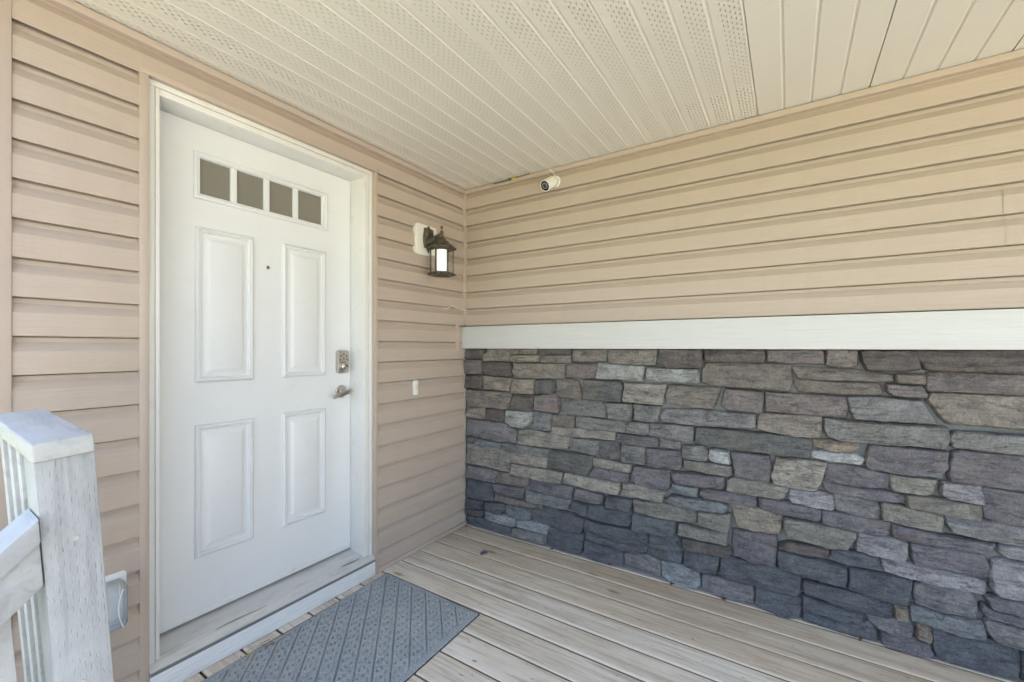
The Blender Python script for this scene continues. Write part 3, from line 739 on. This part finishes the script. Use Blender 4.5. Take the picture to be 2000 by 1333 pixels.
MB().box((-1.7462, .010, .11), (-1.7445, .03, 2.174)).box((-.8145, .010, .11), (-.8125, .03, 2.174)).box((-1.745, .010, 2.1730), (-.813, .03, 2.1752)).build('gap_shade_strip', black_pl, df)  # black strip standing in for shade in the gap round the jambs
sill = MB().prism([(.16, .0785), (.16, .130), (.100, .128), (.012, .1135), (.009, .1105), (.003, .1105), (-.002, .1085), (-.020, .0945), (-.024, .0925), (-.0245, .0900), (-.0235, .0785)], (0, 1, 0), (0, 0, 1), (-1.7672, 0, 0), (.976, 0, 0)).build('sill', sill_m, df, smooth=True)
box('sill_nose', (-1.7672, -.0262, .0765), (-.7915, -.0245, .0885), sill_edge, df)
box('kick_board', (-1.7672, -.024, .0015), (-.7910, .003, .0760), kick_m, df, .002)
MB().tube([(-1.55 + i * .04, .006 + .004 * math.sin(i), .1152 - .0005 * i % 2) for i in range(6)], [.0006, .002, .0022, .0016, .001, .0004], 6).build('scuff', plain('scuff_rubber', (.26, .25, .22), .8, .2), sill)
MB().tube([(-.98 + i * .022, .008 + .003 * math.sin(i * 1.3), .1155) for i in range(6)], [.0006, .0026, .003, .003, .002, .0005], 6).build('scuff', plain('scuff_rubber', (.26, .25, .22), .8, .2), sill)

# ---------------------------------------------------------------- front door
fd = thing('front_door', (-1.28, YD, .14), 'white panelled front door with four small panes on top', 'door')
XA, XB, ZA, ZB = JL + .0015, JR - .0015, .140, JT - .0012
WX0, WX1, WZ0, WZ1 = -1.572, -1.018, 1.862, 2.014
lf = MB()
lf.box((XA, YD, ZA), (XB, YD + .044, WZ0)); lf.box((XA, YD, WZ1), (XB, YD + .044, ZB)); lf.box((XA, YD, WZ0), (WX0, YD + .044, WZ1)); lf.box((WX1, YD, WZ0), (XB, YD + .044, WZ1))
lf.build('door_leaf', door_m, fd)
def ringed(name, x0, x1, z0, z1, prof, fill, mat, parent, y=YD):
    v = []; f = []
    for ins, h in prof: v += [(x0 + ins, y - h, z0 + ins), (x1 - ins, y - h, z0 + ins), (x1 - ins, y - h, z1 - ins), (x0 + ins, y - h, z1 - ins)]
    for i in range(len(prof) - 1):
        for k in range(4): f.append((i * 4 + k, i * 4 + (k + 1) % 4, i * 4 + 4 + (k + 1) % 4, i * 4 + 4 + k))
    if fill: q = len(prof) * 4 - 4; f.append((q, q + 1, q + 2, q + 3))
    o = mesh_obj(name, v, f, mat, parent); return smooth_angle(o, 28)
PP = [(a, b * 2.2) for a, b in [(0, .0002), (.001, .0030), (.004, .0050), (.008, .0062), (.011, .0060), (.013, .0035), (.0155, .0035), (.0175, .0048), (.0195, .0042), (.022, .0004), (.030, .0004), (.052, .0056), (.053, .0058)]]
for x0, x1, z0, z1 in ((-1.5805, -1.3545, 1.0938, 1.7310), (-1.2246, -.9990, 1.0940, 1.7325), (-1.5812, -1.3550, .3796, .9210), (-1.2240, -.9990, .3850, .9245)):
    ringed('door_panel', x0, x1, z0, z1, PP, True, door_m, fd)
wf = ringed('window_frame', -1.5862, -.9870, 1.8440, 2.0370, [(0, .0002), (.001, .0050), (.004, .0085), (.010, .0105), (.014, .0090), (.016, .0060), (.018, .0085), (.021, .0085), (.0235, .0040), (.0245, -.006)], False, door_m, fd)
for x in (-1.4362, -1.2968, -1.1585):
    box('muntin', (x - .0125, YD - .0060, 1.8670), (x + .0125, YD + .006, 2.0140), door_m, fd, .002)
for x0, x1 in ((-1.5618, -1.4487), (-1.4237, -1.3093), (-1.2843, -1.1710), (-1.1460, -1.0115)):
    box('pane', (x0 - .004, YD + .0062, 1.864), (x1 + .004, YD + .0105, 2.014), glass_door, fd)
MB().box((XA + .002, YD - .0022, .1402), (XB - .002, YD - .0002, .1630)).build('door_sweep', frame_m, fd, .0006)
# lever handle, keypad deadbolt, peephole
hx, hz = -.9034, 1.0004
hd = MB().lathe([(.034, .0003), (.034, .004), (.031, .0075), (.016, .010), (.0125, .014), (.0125, .048), (.0110, .052)], (hx, YD, hz), (0, -1, 0), 28).build('handle', nickel_m, fd, smooth=True)
lv = MB()
P_ = [(-.012, -.010), (.012, -.014), (.030, -.009), (.033, .003), (.020, .012), (-.010, .013), (-.055, .012), (-.086, .008), (-.091, .000), (-.086, -.007), (-.050, -.010)]
P_ = [(x * math.cos(.26) + z * math.sin(-.26), -x * math.sin(-.26) * 1.0 + z * math.cos(.26)) for x, z in P_]
lv.prism(P_, (1, 0, 0), (0, .0, 1), (hx, YD - .062, hz), (0, .015, 0)).build('lever', nickel_m, hd, .003)
kx, kz = -.9024, 1.1609
plate = MB()
kp = [(-.0345, -.056), (-.020, -.0615), (.020, -.0615), (.0345, -.056), (.0345, .056), (.020, .0615), (-.020, .0615), (-.0345, .056)]
kb = plate.prism(kp, (1, 0, 0), (0, 0, 1), (kx, YD - .022, kz), (0, .0215, 0)).build('deadbolt', nickel_m, fd, .003)
for bx, bz in ((-.017, .030), (0, .040), (.017, .030), (-.021, .011), (0, .017), (.021, .011)):
    MB().lathe([(.0052, 0), (.0052, .0016), (.0036, .0024)], (kx + bx, YD - .0221, kz + bz), (0, -1, 0), 14).build('keypad_button', nickel_d, kb, smooth=True)
MB().lathe([(.0235, 0), (.0235, .010), (.021, .016), (.0145, .018), (.0140, .0255), (.012, .0270), (.009, .0268)], (kx, YD - .0222, kz - .022), (0, -1, 0), 26).build('lock_cylinder', nickel_m, kb, smooth=True)
box('keyway', (kx - .0012, YD - .0499, kz - .028), (kx + .0012, YD - .0488, kz - .016), black_pl, kb)
ph = MB().lathe([(.0095, 0), (.0095, .002), (.0068, .0035), (.0055, .0028)], (-1.2895, YD - .0002, 1.6074), (0, -1, 0), 22).build('peephole', nickel_m, fd, smooth=True)
MB().lathe([(.0052, 0), (.0040, .0012), (.001, .0018)], (-1.2895, YD - .0029, 1.6074), (0, -1, 0), 16).build('peephole_lens', lens_m, ph, smooth=True)

# ---------------------------------------------------------------- door mat with its raised weave
dm = thing('door_mat', (-1.2, -.39, 0), 'blue grey ribbed fibre mat in front of the door', 'door mat')
c1 = Vector((-.742, -.064)); ex = Vector((-.9995, -.026)).normalized(); ey = Vector((-.026, -.9995)).normalized(); MW, MH = .93, .640
NX, NYY = 330, 226; v = []; f = []
def mat_h(a, b):
    d = min(a, MW - a, b, MH - b)
    if d < .026: return .0052 * min(1, d / .004)
    # long diagonal grooves with rows of short dents between them
    p = (a - b) * .7071 / .069; u = p - math.floor(p); q = (a + b) * .7071; r_ = math.floor(p); h = .0125
    du = min(u, 1 - u) * .069; h -= .0092 * max(0, 1 - max(0, du - .0014) / .0022)
    for off, ph in ((.25, 0), (.5, .5), (.75, .25)):
        dd = abs(u - off) * .069; k = (q / .044 + ph + r_ * .37) % 1
        if off == .5: h -= .0022 * max(0, 1 - abs(((q / .044 + r_ * .37) % 1) - .5) / .12)
        if k < .42: h -= .0072 * max(0, 1 - max(0, dd - .0020) / .0034) * min(1, k / .06, (.42 - k) / .06)
    return h + .0006 * noise.noise(Vector((a * 260, b * 260, 0))) + .0011 * noise.noise(Vector((a * 14, b * 14, 2)))
for i in range(NX + 1):
    for j in range(NYY + 1):
        a, b = MW * i / NX, MH * j / NYY; w = c1 + ex * a + ey * b
        fz = .0014 * noise.noise(Vector((a * 160, b * 160, 7)))
        v.append((w.x + (fz if i in (0, NX) else 0), w.y + (fz if j in (0, NYY) else 0), mat_h(a, b) + .0012 + .0010 * math.sin(a * 9)))
for i in range(NX):
    for j in range(NYY): q = i * (NYY + 1) + j; f.append((q, q + 1, q + NYY + 2, q + NYY + 1))
mesh_obj('mat_pile', v, f, mat_m, dm, True)
cs = [c1 - ex * .004 - ey * .004, c1 + ex * (MW + .004) - ey * .004, c1 + ex * (MW + .004) + ey * (MH + .004), c1 - ex * .004 + ey * (MH + .004)]
mesh_obj('mat_backing', [(q.x, q.y, z) for z in (-.0012, .0022) for q in cs], [(0, 1, 2, 3), (4, 5, 6, 7), (0, 1, 5, 4), (1, 2, 6, 5), (2, 3, 7, 6), (3, 0, 4, 7)], matedge_m, dm)

# ---------------------------------------------------------------- wall lantern
lx, lyy = -.395, -.146
ln = thing('wall_lantern', (lx, 0, 1.67), 'bronze six sided wall lantern on a cream mounting block', 'lantern')
MB().prism([(a - .405, b + 1.897) for a, b in rrect(.178, .186, .016, 5)], (1, 0, 0), (0, 0, 1), (0, -.0340, 0), (0, .0340, 0)).build('mounting_block', white_pl, ln, .003)
bpz = 1.905
shield = [(0, .083), (.014, .068), (.036, .066), (.040, .040), (.046, .012), (.046, -.020), (.040, -.045), (.036, -.056), (.016, -.060), (0, -.088), (-.016, -.060), (-.036, -.056), (-.040, -.045), (-.046, -.020), (-.046, .012), (-.040, .040), (-.036, .066), (-.014, .068)]
vv = []; ff = []; nS = len(shield)
for sc_, h in ((1, .0342), (1, .0375), (.93, .044), (.72, .049), (.40, .056)):
    for a, b in shield: vv.append((lx + a * sc_, -h, bpz + b * sc_))
for i in range(4):
    for k in range(nS): ff.append((i * nS + k, i * nS + (k + 1) % nS, i * nS + nS + (k + 1) % nS, i * nS + nS + k))
ff.append(tuple(range(4 * nS, 5 * nS))); ff.append(tuple(range(nS)))
smooth_angle(mesh_obj('back_plate', vv, ff, bronze_m, ln), 25)
AX = Vector((lx, lyy, 0)); zt = 1.935
MB().tube([(lx, -.046, 1.885), (lx, -.070, 1.893), (lx, -.095, 1.908), (lx, -.122, 1.918), (lx, lyy, 1.921)], [.030, .022, .014, .0095, .008], 14).build('arm', bronze_m, ln, smooth=True)
MB().lathe([(.002, 1.972), (.0085, 1.970), (.0075, 1.958), (.004, 1.950), (.0045, 1.944), (.011, 1.938), (.0125, 1.930), (.010, 1.924), (.0055, 1.920), (.0125, 1.912), (.0125, 1.906), (.008, 1.903)], (lx, lyy, 0), (0, 0, 1), 16).build('finial', bronze_m, ln, smooth=True)
HX = R(12) / (2 * math.pi) * 6                                   # turn of the hexagon
def hexa(prof, name, mat, par=ln, ph_=None): return smooth_angle(MB().lathe(prof, (lx, lyy, 0), (0, 0, 1), 6, ph=HX if ph_ is None else ph_).build(name, mat, par), 15)
hexa([(.008, 1.905), (.020, 1.898), (.024, 1.888), (.040, 1.880), (.047, 1.866), (.066, 1.856), (.088, 1.838), (.090, 1.831), (.086, 1.828), (.080, 1.831), (.04, 1.836)], 'roof', bronze_m)
hexa([(.060, 1.690), (.070, 1.689), (.084, 1.681), (.086, 1.675), (.080, 1.671), (.052, 1.671), (.046, 1.676), (.046, 1.690)], 'base_ring', bronze_m)
hexa([(.064, 1.829), (.064, 1.834), (.056, 1.834), (.056, 1.829)], 'top_ring', bronze_m)
for k in range(6):
    a = 2 * math.pi * (k + HX) / 6; b = 2 * math.pi * (k + 1 + HX) / 6
    p0 = AX + Vector((math.cos(a), math.sin(a), 0)) * .0700; p1 = AX + Vector((math.cos(b), math.sin(b), 0)) * .0700
    q0, q1 = Vector((p0.x, p0.y, 0)) * .964 + AX * .036, Vector((p1.x, p1.y, 0)) * .964 + AX * .036
    d = (p0 - AX).normalized(); s_ = Vector((-d.y, d.x, 0))
    MB().add([p + Vector((0, 0, z)) for z in (1.688, 1.831) for p in (p0 + s_ * .004 - d * .005, p0 + s_ * .004 + d * .002, p0 - s_ * .004 + d * .002, p0 - s_ * .004 - d * .005)],
             [(0, 1, 2, 3), (4, 5, 6, 7), (0, 1, 5, 4), (1, 2, 6, 5), (2, 3, 7, 6), (3, 0, 4, 7)]).build('corner_bar', bronze_m, ln)
    mesh_obj('pane', [q0 + Vector((0, 0, 1.689)), q1 + Vector((0, 0, 1.689)), q1 + Vector((0, 0, 1.831)), q0 + Vector((0, 0, 1.831))], [(0, 1, 2, 3)], glass_clear, ln)
MB().lathe([(.0330, 1.693), (.0330, 1.826)], (lx, lyy, 0), (0, 0, 1), 24).build('added_glow_sleeve', sleeve_glow_m, ln, smooth=True)  # added sleeve, imitates the bright reflection in the front pane

# ---------------------------------------------------------------- security camera on the siding wall
cm = onB(1085, 357, -.014); sc = thing('security_camera', cm, 'small white bullet camera with dark lens under the soffit', 'camera')
tip = onB(1064, 363.5, -.118); ax = (tip - cm); ax = ax.normalized()
MB().lathe([(.037, .001), (.037, .006), (.033, .010), (.015, .012)], cm + Vector((.002, 0, .002)), (-1, 0, 0), 30, ref=(0, 1, 0)).build('mount', white_pl, sc, smooth=True)
for a in (40, 160, 280):
    MB().lathe([(.0035, 0), (.0025, .0015)], cm + Vector((-.0085, .026 * math.cos(R(a)), .026 * math.sin(R(a)))), (-1, 0, 0), 10, ref=(0, 1, 0)).build('screw', grey_m, sc, smooth=True)
j = cm + Vector((-.030, 0, -.002)); MB().tube([cm + Vector((-.006, 0, 0)), j], [.013, .012], 14).build('knuckle', white_pl, sc, smooth=True)
bd = (tip - j).normalized(); bl_ = (tip - j).length
body = MB().lathe([(.006, -.010), (.026, -.004), (.0325, .006), (.0335, .012), (.0335, bl_), (.0325, bl_ + .001), (.0300, bl_ + .001), (.0300, bl_ - .004), (.004, bl_ - .004)], j, bd, 32, cap=False).build('housing', white_pl, sc, smooth=True)
MB().lathe([(.0295, 0), (.0290, .0012), (.0195, .0015), (.0190, .0005)], j + bd * (bl_ - .0035), bd, 30).build('lens_cover', black_pl, sc, smooth=True)
MB().lathe([(.0185, 0), (.0180, .0035), (.0150, .0038), (.0140, .0020)], j + bd * (bl_ - .0020), bd, 26).build('lens_ring', grey_m, sc, smooth=True)
MB().lathe([(.0120, 0), (.0100, .0022), (.006, .0032), (.001, .0036)], j + bd * (bl_ + .0002), bd, 22).build('lens', lens_m, sc, smooth=True)
w0 = onB(1083, 343, -.014); w1 = onB(1080, 337, -.03); w2 = onB(1075, 333, -.03)
MB().tube([cm + Vector((-.004, .002, .034)), cm + Vector((-.008, .004, .048)), Vector((-.033, w1.y, w1.z)), Vector((-.032, w2.y + .004, CZ - .006)), Vector((-.026, w2.y + .012, CZ + .001))], .0024, 8).build('cable', white_pl, sc, smooth=True)

cc_ = onB(1003, 350, -.03); cn = thing('cable_connector', (-.034, cc_.y, CZ - .012), 'green and yellow cable connectors tucked along the soffit edge', 'connector')
yy = cc_.y
MB().tube([(-.033, yy + .155, CZ - .010), (-.034, yy + .10, CZ - .012), (-.034, yy + .03, CZ - .010)], .0026, 8).build('cable', black_pl, cn, smooth=True)
MB().tube([(-.035, yy + .032, CZ - .010), (-.035, yy + .012, CZ - .009)], .0075, 10).build('plug', green_m, cn, smooth=True)
MB().tube([(-.035, yy + .010, CZ - .009), (-.035, yy - .022, CZ - .008)], [.0055, .0050], 10).build('plug', yellow_m, cn, smooth=True)
MB().tube([(-.035, yy - .023, CZ - .008), (-.034, yy - .07, CZ - .006), (-.031, yy - .12, CZ - .002)], .0022, 8).build('cable', plain('brown_cable', (.16, .09, .04), .6, .3), cn, smooth=True)

# ---------------------------------------------------------------- door bell
db_ = thing('door_bell', (-.490, -.012, .952), 'narrow white door bell button on the beige siding', 'door bell')
MB().prism([(a - .4905, b + .9955) for a, b in rrect(.030, .088, .006, 4)], (1, 0, 0), (0, 0, 1), (0, -.0300, 0), (0, .0200, 0)).build('bell_case', white_pl, db_, .004)
MB().prism([(a - .4905, b + .998) for a, b in rrect(.016, .030, .004, 4)], (1, 0, 0), (0, 0, 1), (0, -.0318, 0), (0, .0025, 0)).build('button', plain('bell_button', (.66, .62, .52), .3, .5), db_, .0008)

# ---------------------------------------------------------------- outlet with clear weather cover
ob = thing('outlet_box', (-1.90, 0, .32), 'clear bubble cover over an outlet on a white plate', 'outlet')
MB().prism([(a - 1.894, b + .400) for a, b in rrect(.125, .172, .010, 4)], (1, 0, 0), (0, 0, 1), (0, -.0270, 0), (0, .0265, 0)).build('plate', white_cool, ob, .003)
bz0, bz1, bx0, bx1 = .322, .470, -1.952, -1.842
fr_ = MB(); fr_.box((bx0, -.034, bz0), (bx0 + .010, -.0272, bz1)); fr_.box((bx1 - .010, -.034, bz0), (bx1, -.0272, bz1)); fr_.box((bx0 + .010, -.034, bz0), (bx1 - .010, -.0272, bz0 + .010)); fr_.box((bx0 + .010, -.034, bz1 - .010), (bx1 - .010, -.0272, bz1))
fr_.build('gasket_frame', white_cool, ob, .002)
cx_, cz_ = (bx0 + bx1) / 2, (bz0 + bz1) / 2
vv = []; ff = []; prs = [(1, .034), (1, .060), (.97, .082), (.88, .096), (.70, .101)]; base = rrect(bx1 - bx0, bz1 - bz0, .016, 5); nb = len(base)
for s_, h in prs:
    for a, b in base: vv.append((cx_ + a * s_, -h, cz_ + b * (s_ if s_ > .9 else s_ * .98)))
for i in range(len(prs) - 1):
    for k in range(nb): ff.append((i * nb + k, i * nb + (k + 1) % nb, i * nb + nb + (k + 1) % nb, i * nb + nb + k))
ff.append(tuple(range((len(prs) - 1) * nb, len(prs) * nb)))
smooth_angle(mesh_obj('cover', vv, ff, glass_box, ob), 60)
MB().tube([(bx1 - .018 - .012 * math.cos(i / 10 * math.pi - math.pi / 2), -.1015, bz0 + .012 + (bz1 - bz0 - .024) * i / 10) for i in range(11)], .0016, 6).build('cover_rib', white_cool, ob, smooth=True)
MB().prism([(a + cx_, b + cz_) for a, b in rrect(.034, .068, .010, 4)], (1, 0, 0), (0, 0, 1), (0, -.0325, 0), (0, .0052, 0)).build('receptacle', white_cool, ob, .0015)

# ---------------------------------------------------------------- railing: leaning post, cap, balusters, stair rail
rl = thing('porch_railing', (0, 0, 0), 'weathered grey painted railing post with flat cap and sloping stair rail', 'railing')
# local frame: origin at the post's foot; +x right face, -y towards the steps
PWD = .089
box('post', (-PWD / 2, -PWD / 2, -.04), (PWD / 2, PWD / 2, 1.020), post_m, rl, .0045)
box('cap', (-.0475, -.0530, 1.0205), (.0440, .365, 1.0585), rail_m, rl, .0055, seg=3)
for y in (.135, .225, .315):
    box('baluster', (-.040, y - .017, .06), (-.004, y + .017, 1.018), rail_m, rl, .003)
box('bottom_rail', (-.045, .046, .09), (-.010, .36, .165), rail_m, rl, .004)
sl_ = math.tan(R(40)); yf, yb = -.040, .030
def slope_bar(name, z_top, th, y0, y1, x_end=-.98, bev=.004):
    x0 = -PWD / 2 - .002
    return MB().prism([(x0, z_top), (x_end, z_top + (x_end - x0) * sl_), (x_end, z_top + (x_end - x0) * sl_ - th), (x0, z_top - th)], (1, 0, 0), (0, 0, 1), (0, y0, 0), (0, y1 - y0, 0)).build(name, stair_m, rl, bev)
slope_bar('stair_handrail', .912, .048, -.062, .030); slope_bar('stair_top_rail', .8635, .092, -.050, -.012); slope_bar('stair_bottom_rail', .20, .10, yf + .01, yb - .01)
for i in range(7):
    x = -.105 - .115 * i; zt_ = .912 - .118 + (x + PWD / 2) * sl_
    box('baluster', (x - .018, .0, zt_ - .60), (x + .018, .030, zt_ + .03), rail_m, rl, .003)
for z_, dx in ((.865, .004), (.55, -.006), (.33, -.004), (.12, .006)):
    MB().lathe([(.0058, 0), (.0052, .0012), (.002, .0004)], (dx, -PWD / 2, z_ - .02), (0, -1, 0), 14, ref=(1, 0, 0)).build('nail_head', plain('nail_painted', (.44, .44, .42), .6, .3), rl, smooth=True)
box('newel', (-1.03, -.05, -.75), (-.94, .04, .25), rail_m, rl, .004)
from mathutils import Euler
rot = Euler((R(3.0), R(-4.1), 0)); target = Vector((-2.062, -.685, 1.058)); local = Vector((.0440, -.0530, 1.0585))
rl.rotation_euler = rot; rl.location = target - rot.to_matrix() @ local

# ---------------------------------------------------------------- steps down to the ground
ps = thing('porch_steps', (-2.6, -1.6, GZ), 'grey timber steps leading down from the deck', 'steps')
for i in range(3):
    x1_ = -2.25 - .27 * i; zt_ = -.15 * (i + 1)
    box('tread', (x1_ - .28, -2.6, zt_ - .036), (x1_, -.66, zt_), rail_m, ps, .004)
for y in (-2.55, -1.6, -.72):
    MB().prism([(-2.25, -.20), (-2.25, -.52), (-2.45, GZ), (-3.05, GZ), (-3.05, -.49), (-2.79, -.49), (-2.79, -.34), (-2.52, -.34), (-2.52, -.19)], (1, 0, 0), (0, 0, 1), (0, y - .02, 0), (0, .04, 0)).build('stringer', rail_m, ps)

# ---------------------------------------------------------------- small things
tw = thing('twine', (-.05, -.03, 1.48), 'loose end of pale twine hanging at the siding corner', 'twine')
pts = [(-.006, -.024, 1.4965), (-.022, -.028, 1.4945), (-.034, -.030, 1.4940), (-.09, -.030, 1.497), (-.135, -.030, 1.503), (-.165, -.029, 1.517), (-.185, -.028, 1.505), (-.205, -.027, 1.495), (-.228, -.026, 1.490), (-.245, -.026, 1.486)]
MB().tube(pts, .0030, 6).build('strand', twine_m, tw, smooth=True)
MB().tube([pts[-2], (-.250, -.027, 1.496), (-.266, -.026, 1.491)], .0012, 5).build('frayed_end', twine_m, tw, smooth=True)
def leaf(name, px, py, size, rot_, curl, mat, label, z=.002, cat='leaf'):
    c = onD(px, py, 0); v = []; f = []; n = 9; m = 5
    for i in range(n):
        u = i / (n - 1); wd = math.sin(math.pi * min(1, u * .93 + .04)) ** .8 * .36
        for j in range(m):
            s_ = (j / (m - 1) - .5) * 2; x = (u - .5) * size; y = s_ * wd * size
            zz_ = curl * size * (s_ * s_ * .8 + .25 * math.sin(u * 5)) + .04 * size * noise.noise(Vector((u * 3, s_ * 2, px)))
            v.append((c.x + x * math.cos(rot_) - y * math.sin(rot_), c.y + x * math.sin(rot_) + y * math.cos(rot_), zz_))
    for i in range(n - 1):
        for j in range(m - 1): q = i * m + j; f.append((q, q + 1, q + m + 1, q + m))
    zmin = min(q[2] for q in v); v = [(a, b, d - zmin + z) for a, b, d in v]; k = len(v)
    v += [(a, b, d + .0007) for a, b, d in v]; f += [tuple(x + k for x in q) for q in f]
    return tag(mesh_obj(name, v, f, mat, None, True, origin=(c.x, c.y, z)), label, cat)
leaf('dry_leaf', 945, 1084, .042, 2.4, .35, leafp_m, 'purple grey curled leaf lying alone on the deck boards')
leaf('dry_leaf', 1413, 1174, .024, .9, .5, leaf_m, 'round brown leaf scrap at the foot of a dark stone')
leaf('dry_leaf', 1313, 1144, .022, 2.0, .5, leaf_m, 'brown leaf scrap below the pale bottom stone')
leaf('dry_leaf', 1681, 1253, .020, 2.7, .6, leaf_m, 'dark red pointed leaf scrap beside a blue mark')
leaf('dry_leaf', 1190, 1105, .018, .3, .4, leaf_m, 'small rust coloured leaf scrap by two dark stones')
leaf('dry_leaf', 1077, 1075, .020, 1.3, .45, leaf_m, 'small orange leaf scrap in the stone joint on the deck')
lit = random.Random(3); v = []; f = []
def crumb(x, y, s, z=.001):
    a = lit.uniform(0, 6.3); k = len(v)
    for i in range(5): t_ = a + i * 1.2566; r_ = s * lit.uniform(.5, 1); v.append((x + r_ * math.cos(t_), y + r_ * math.sin(t_) * .7, z + lit.uniform(0, s * .5)))
    v.append((x, y, z + s * lit.uniform(.3, .8))); f.extend([(k + i, k + (i + 1) % 5, k + 5) for i in range(5)])
for i in range(42): crumb(-.022 + lit.gauss(0, .010), -.022 - abs(lit.gauss(0, .03)), lit.uniform(.002, .006))
for i in range(40): crumb(-.012 - lit.choice((0, 1, 1, 2, 2, 3, 4, 5, 7, 8, 9)) * PITCH - .002, -.03 - abs(lit.gauss(0, .05)), lit.uniform(.002, .0045), -.002)
for i in range(60): crumb(-.020 + lit.gauss(0, .006), -.05 - lit.random() * 1.9, lit.uniform(.001, .0035), -.001)
for i in range(45): crumb(-.014 - lit.randint(0, 9) * PITCH - .002, -.05 - lit.random() * 1.9, lit.uniform(.0010, .0028), -.003)
tag(mesh_obj('leaf_litter', v, f, leaf_m), 'brown crumbs of leaf litter in the deck corners and joints', 'litter', kind='stuff')
sw_ = thing('straw', onD(490, 1280, .014), 'few yellow straw bits on the back edge of the mat', 'straw')
for i in range(6):
    c = onD(485 + lit.uniform(-7, 9), 1280 + lit.uniform(-9, 10), .014); a = lit.uniform(-.4, 1.2); l = lit.uniform(.010, .022)
    MB().tube([c - Vector((math.cos(a), math.sin(a), 0)) * l, c + Vector((math.cos(a), math.sin(a), .1)) * l], .0008, 5).build('stalk', plain('straw_stalk', (.55, .46, .16), .8, .2), sw_)
bt = thing('bark_strip', onD(528, 1257, .013), 'thin reddish bark strips on the grey mat', 'bark')
for i in range(5):
    c = onD(528 + lit.uniform(-18, 18), 1257 + lit.uniform(-7, 7), .014); a = lit.uniform(-.35, .1); l = lit.uniform(.012, .03)
    MB().tube([c - Vector((math.cos(a), math.sin(a), 0)) * l, c + Vector((0, 0, .002)), c + Vector((math.cos(a), math.sin(a), 0)) * l], .0011, 5).build('shred', plain('bark_shred', (.30, .16, .10), .9, .1), bt)
c = onD(917, 1037, .003); MB_ = MB().tube([c + Vector((.016 * math.cos(t_ * .55) , .011 * math.sin(t_ * .55) - .0015 * t_, 0)) for t_ in range(13)], .0012, 6)
o = MB_.build('twine_scrap', plain('pale_string', (.66, .64, .56), .9, .1), smooth=True); tag(o, 'short loop of pale string lying on the deck corner', 'twine')
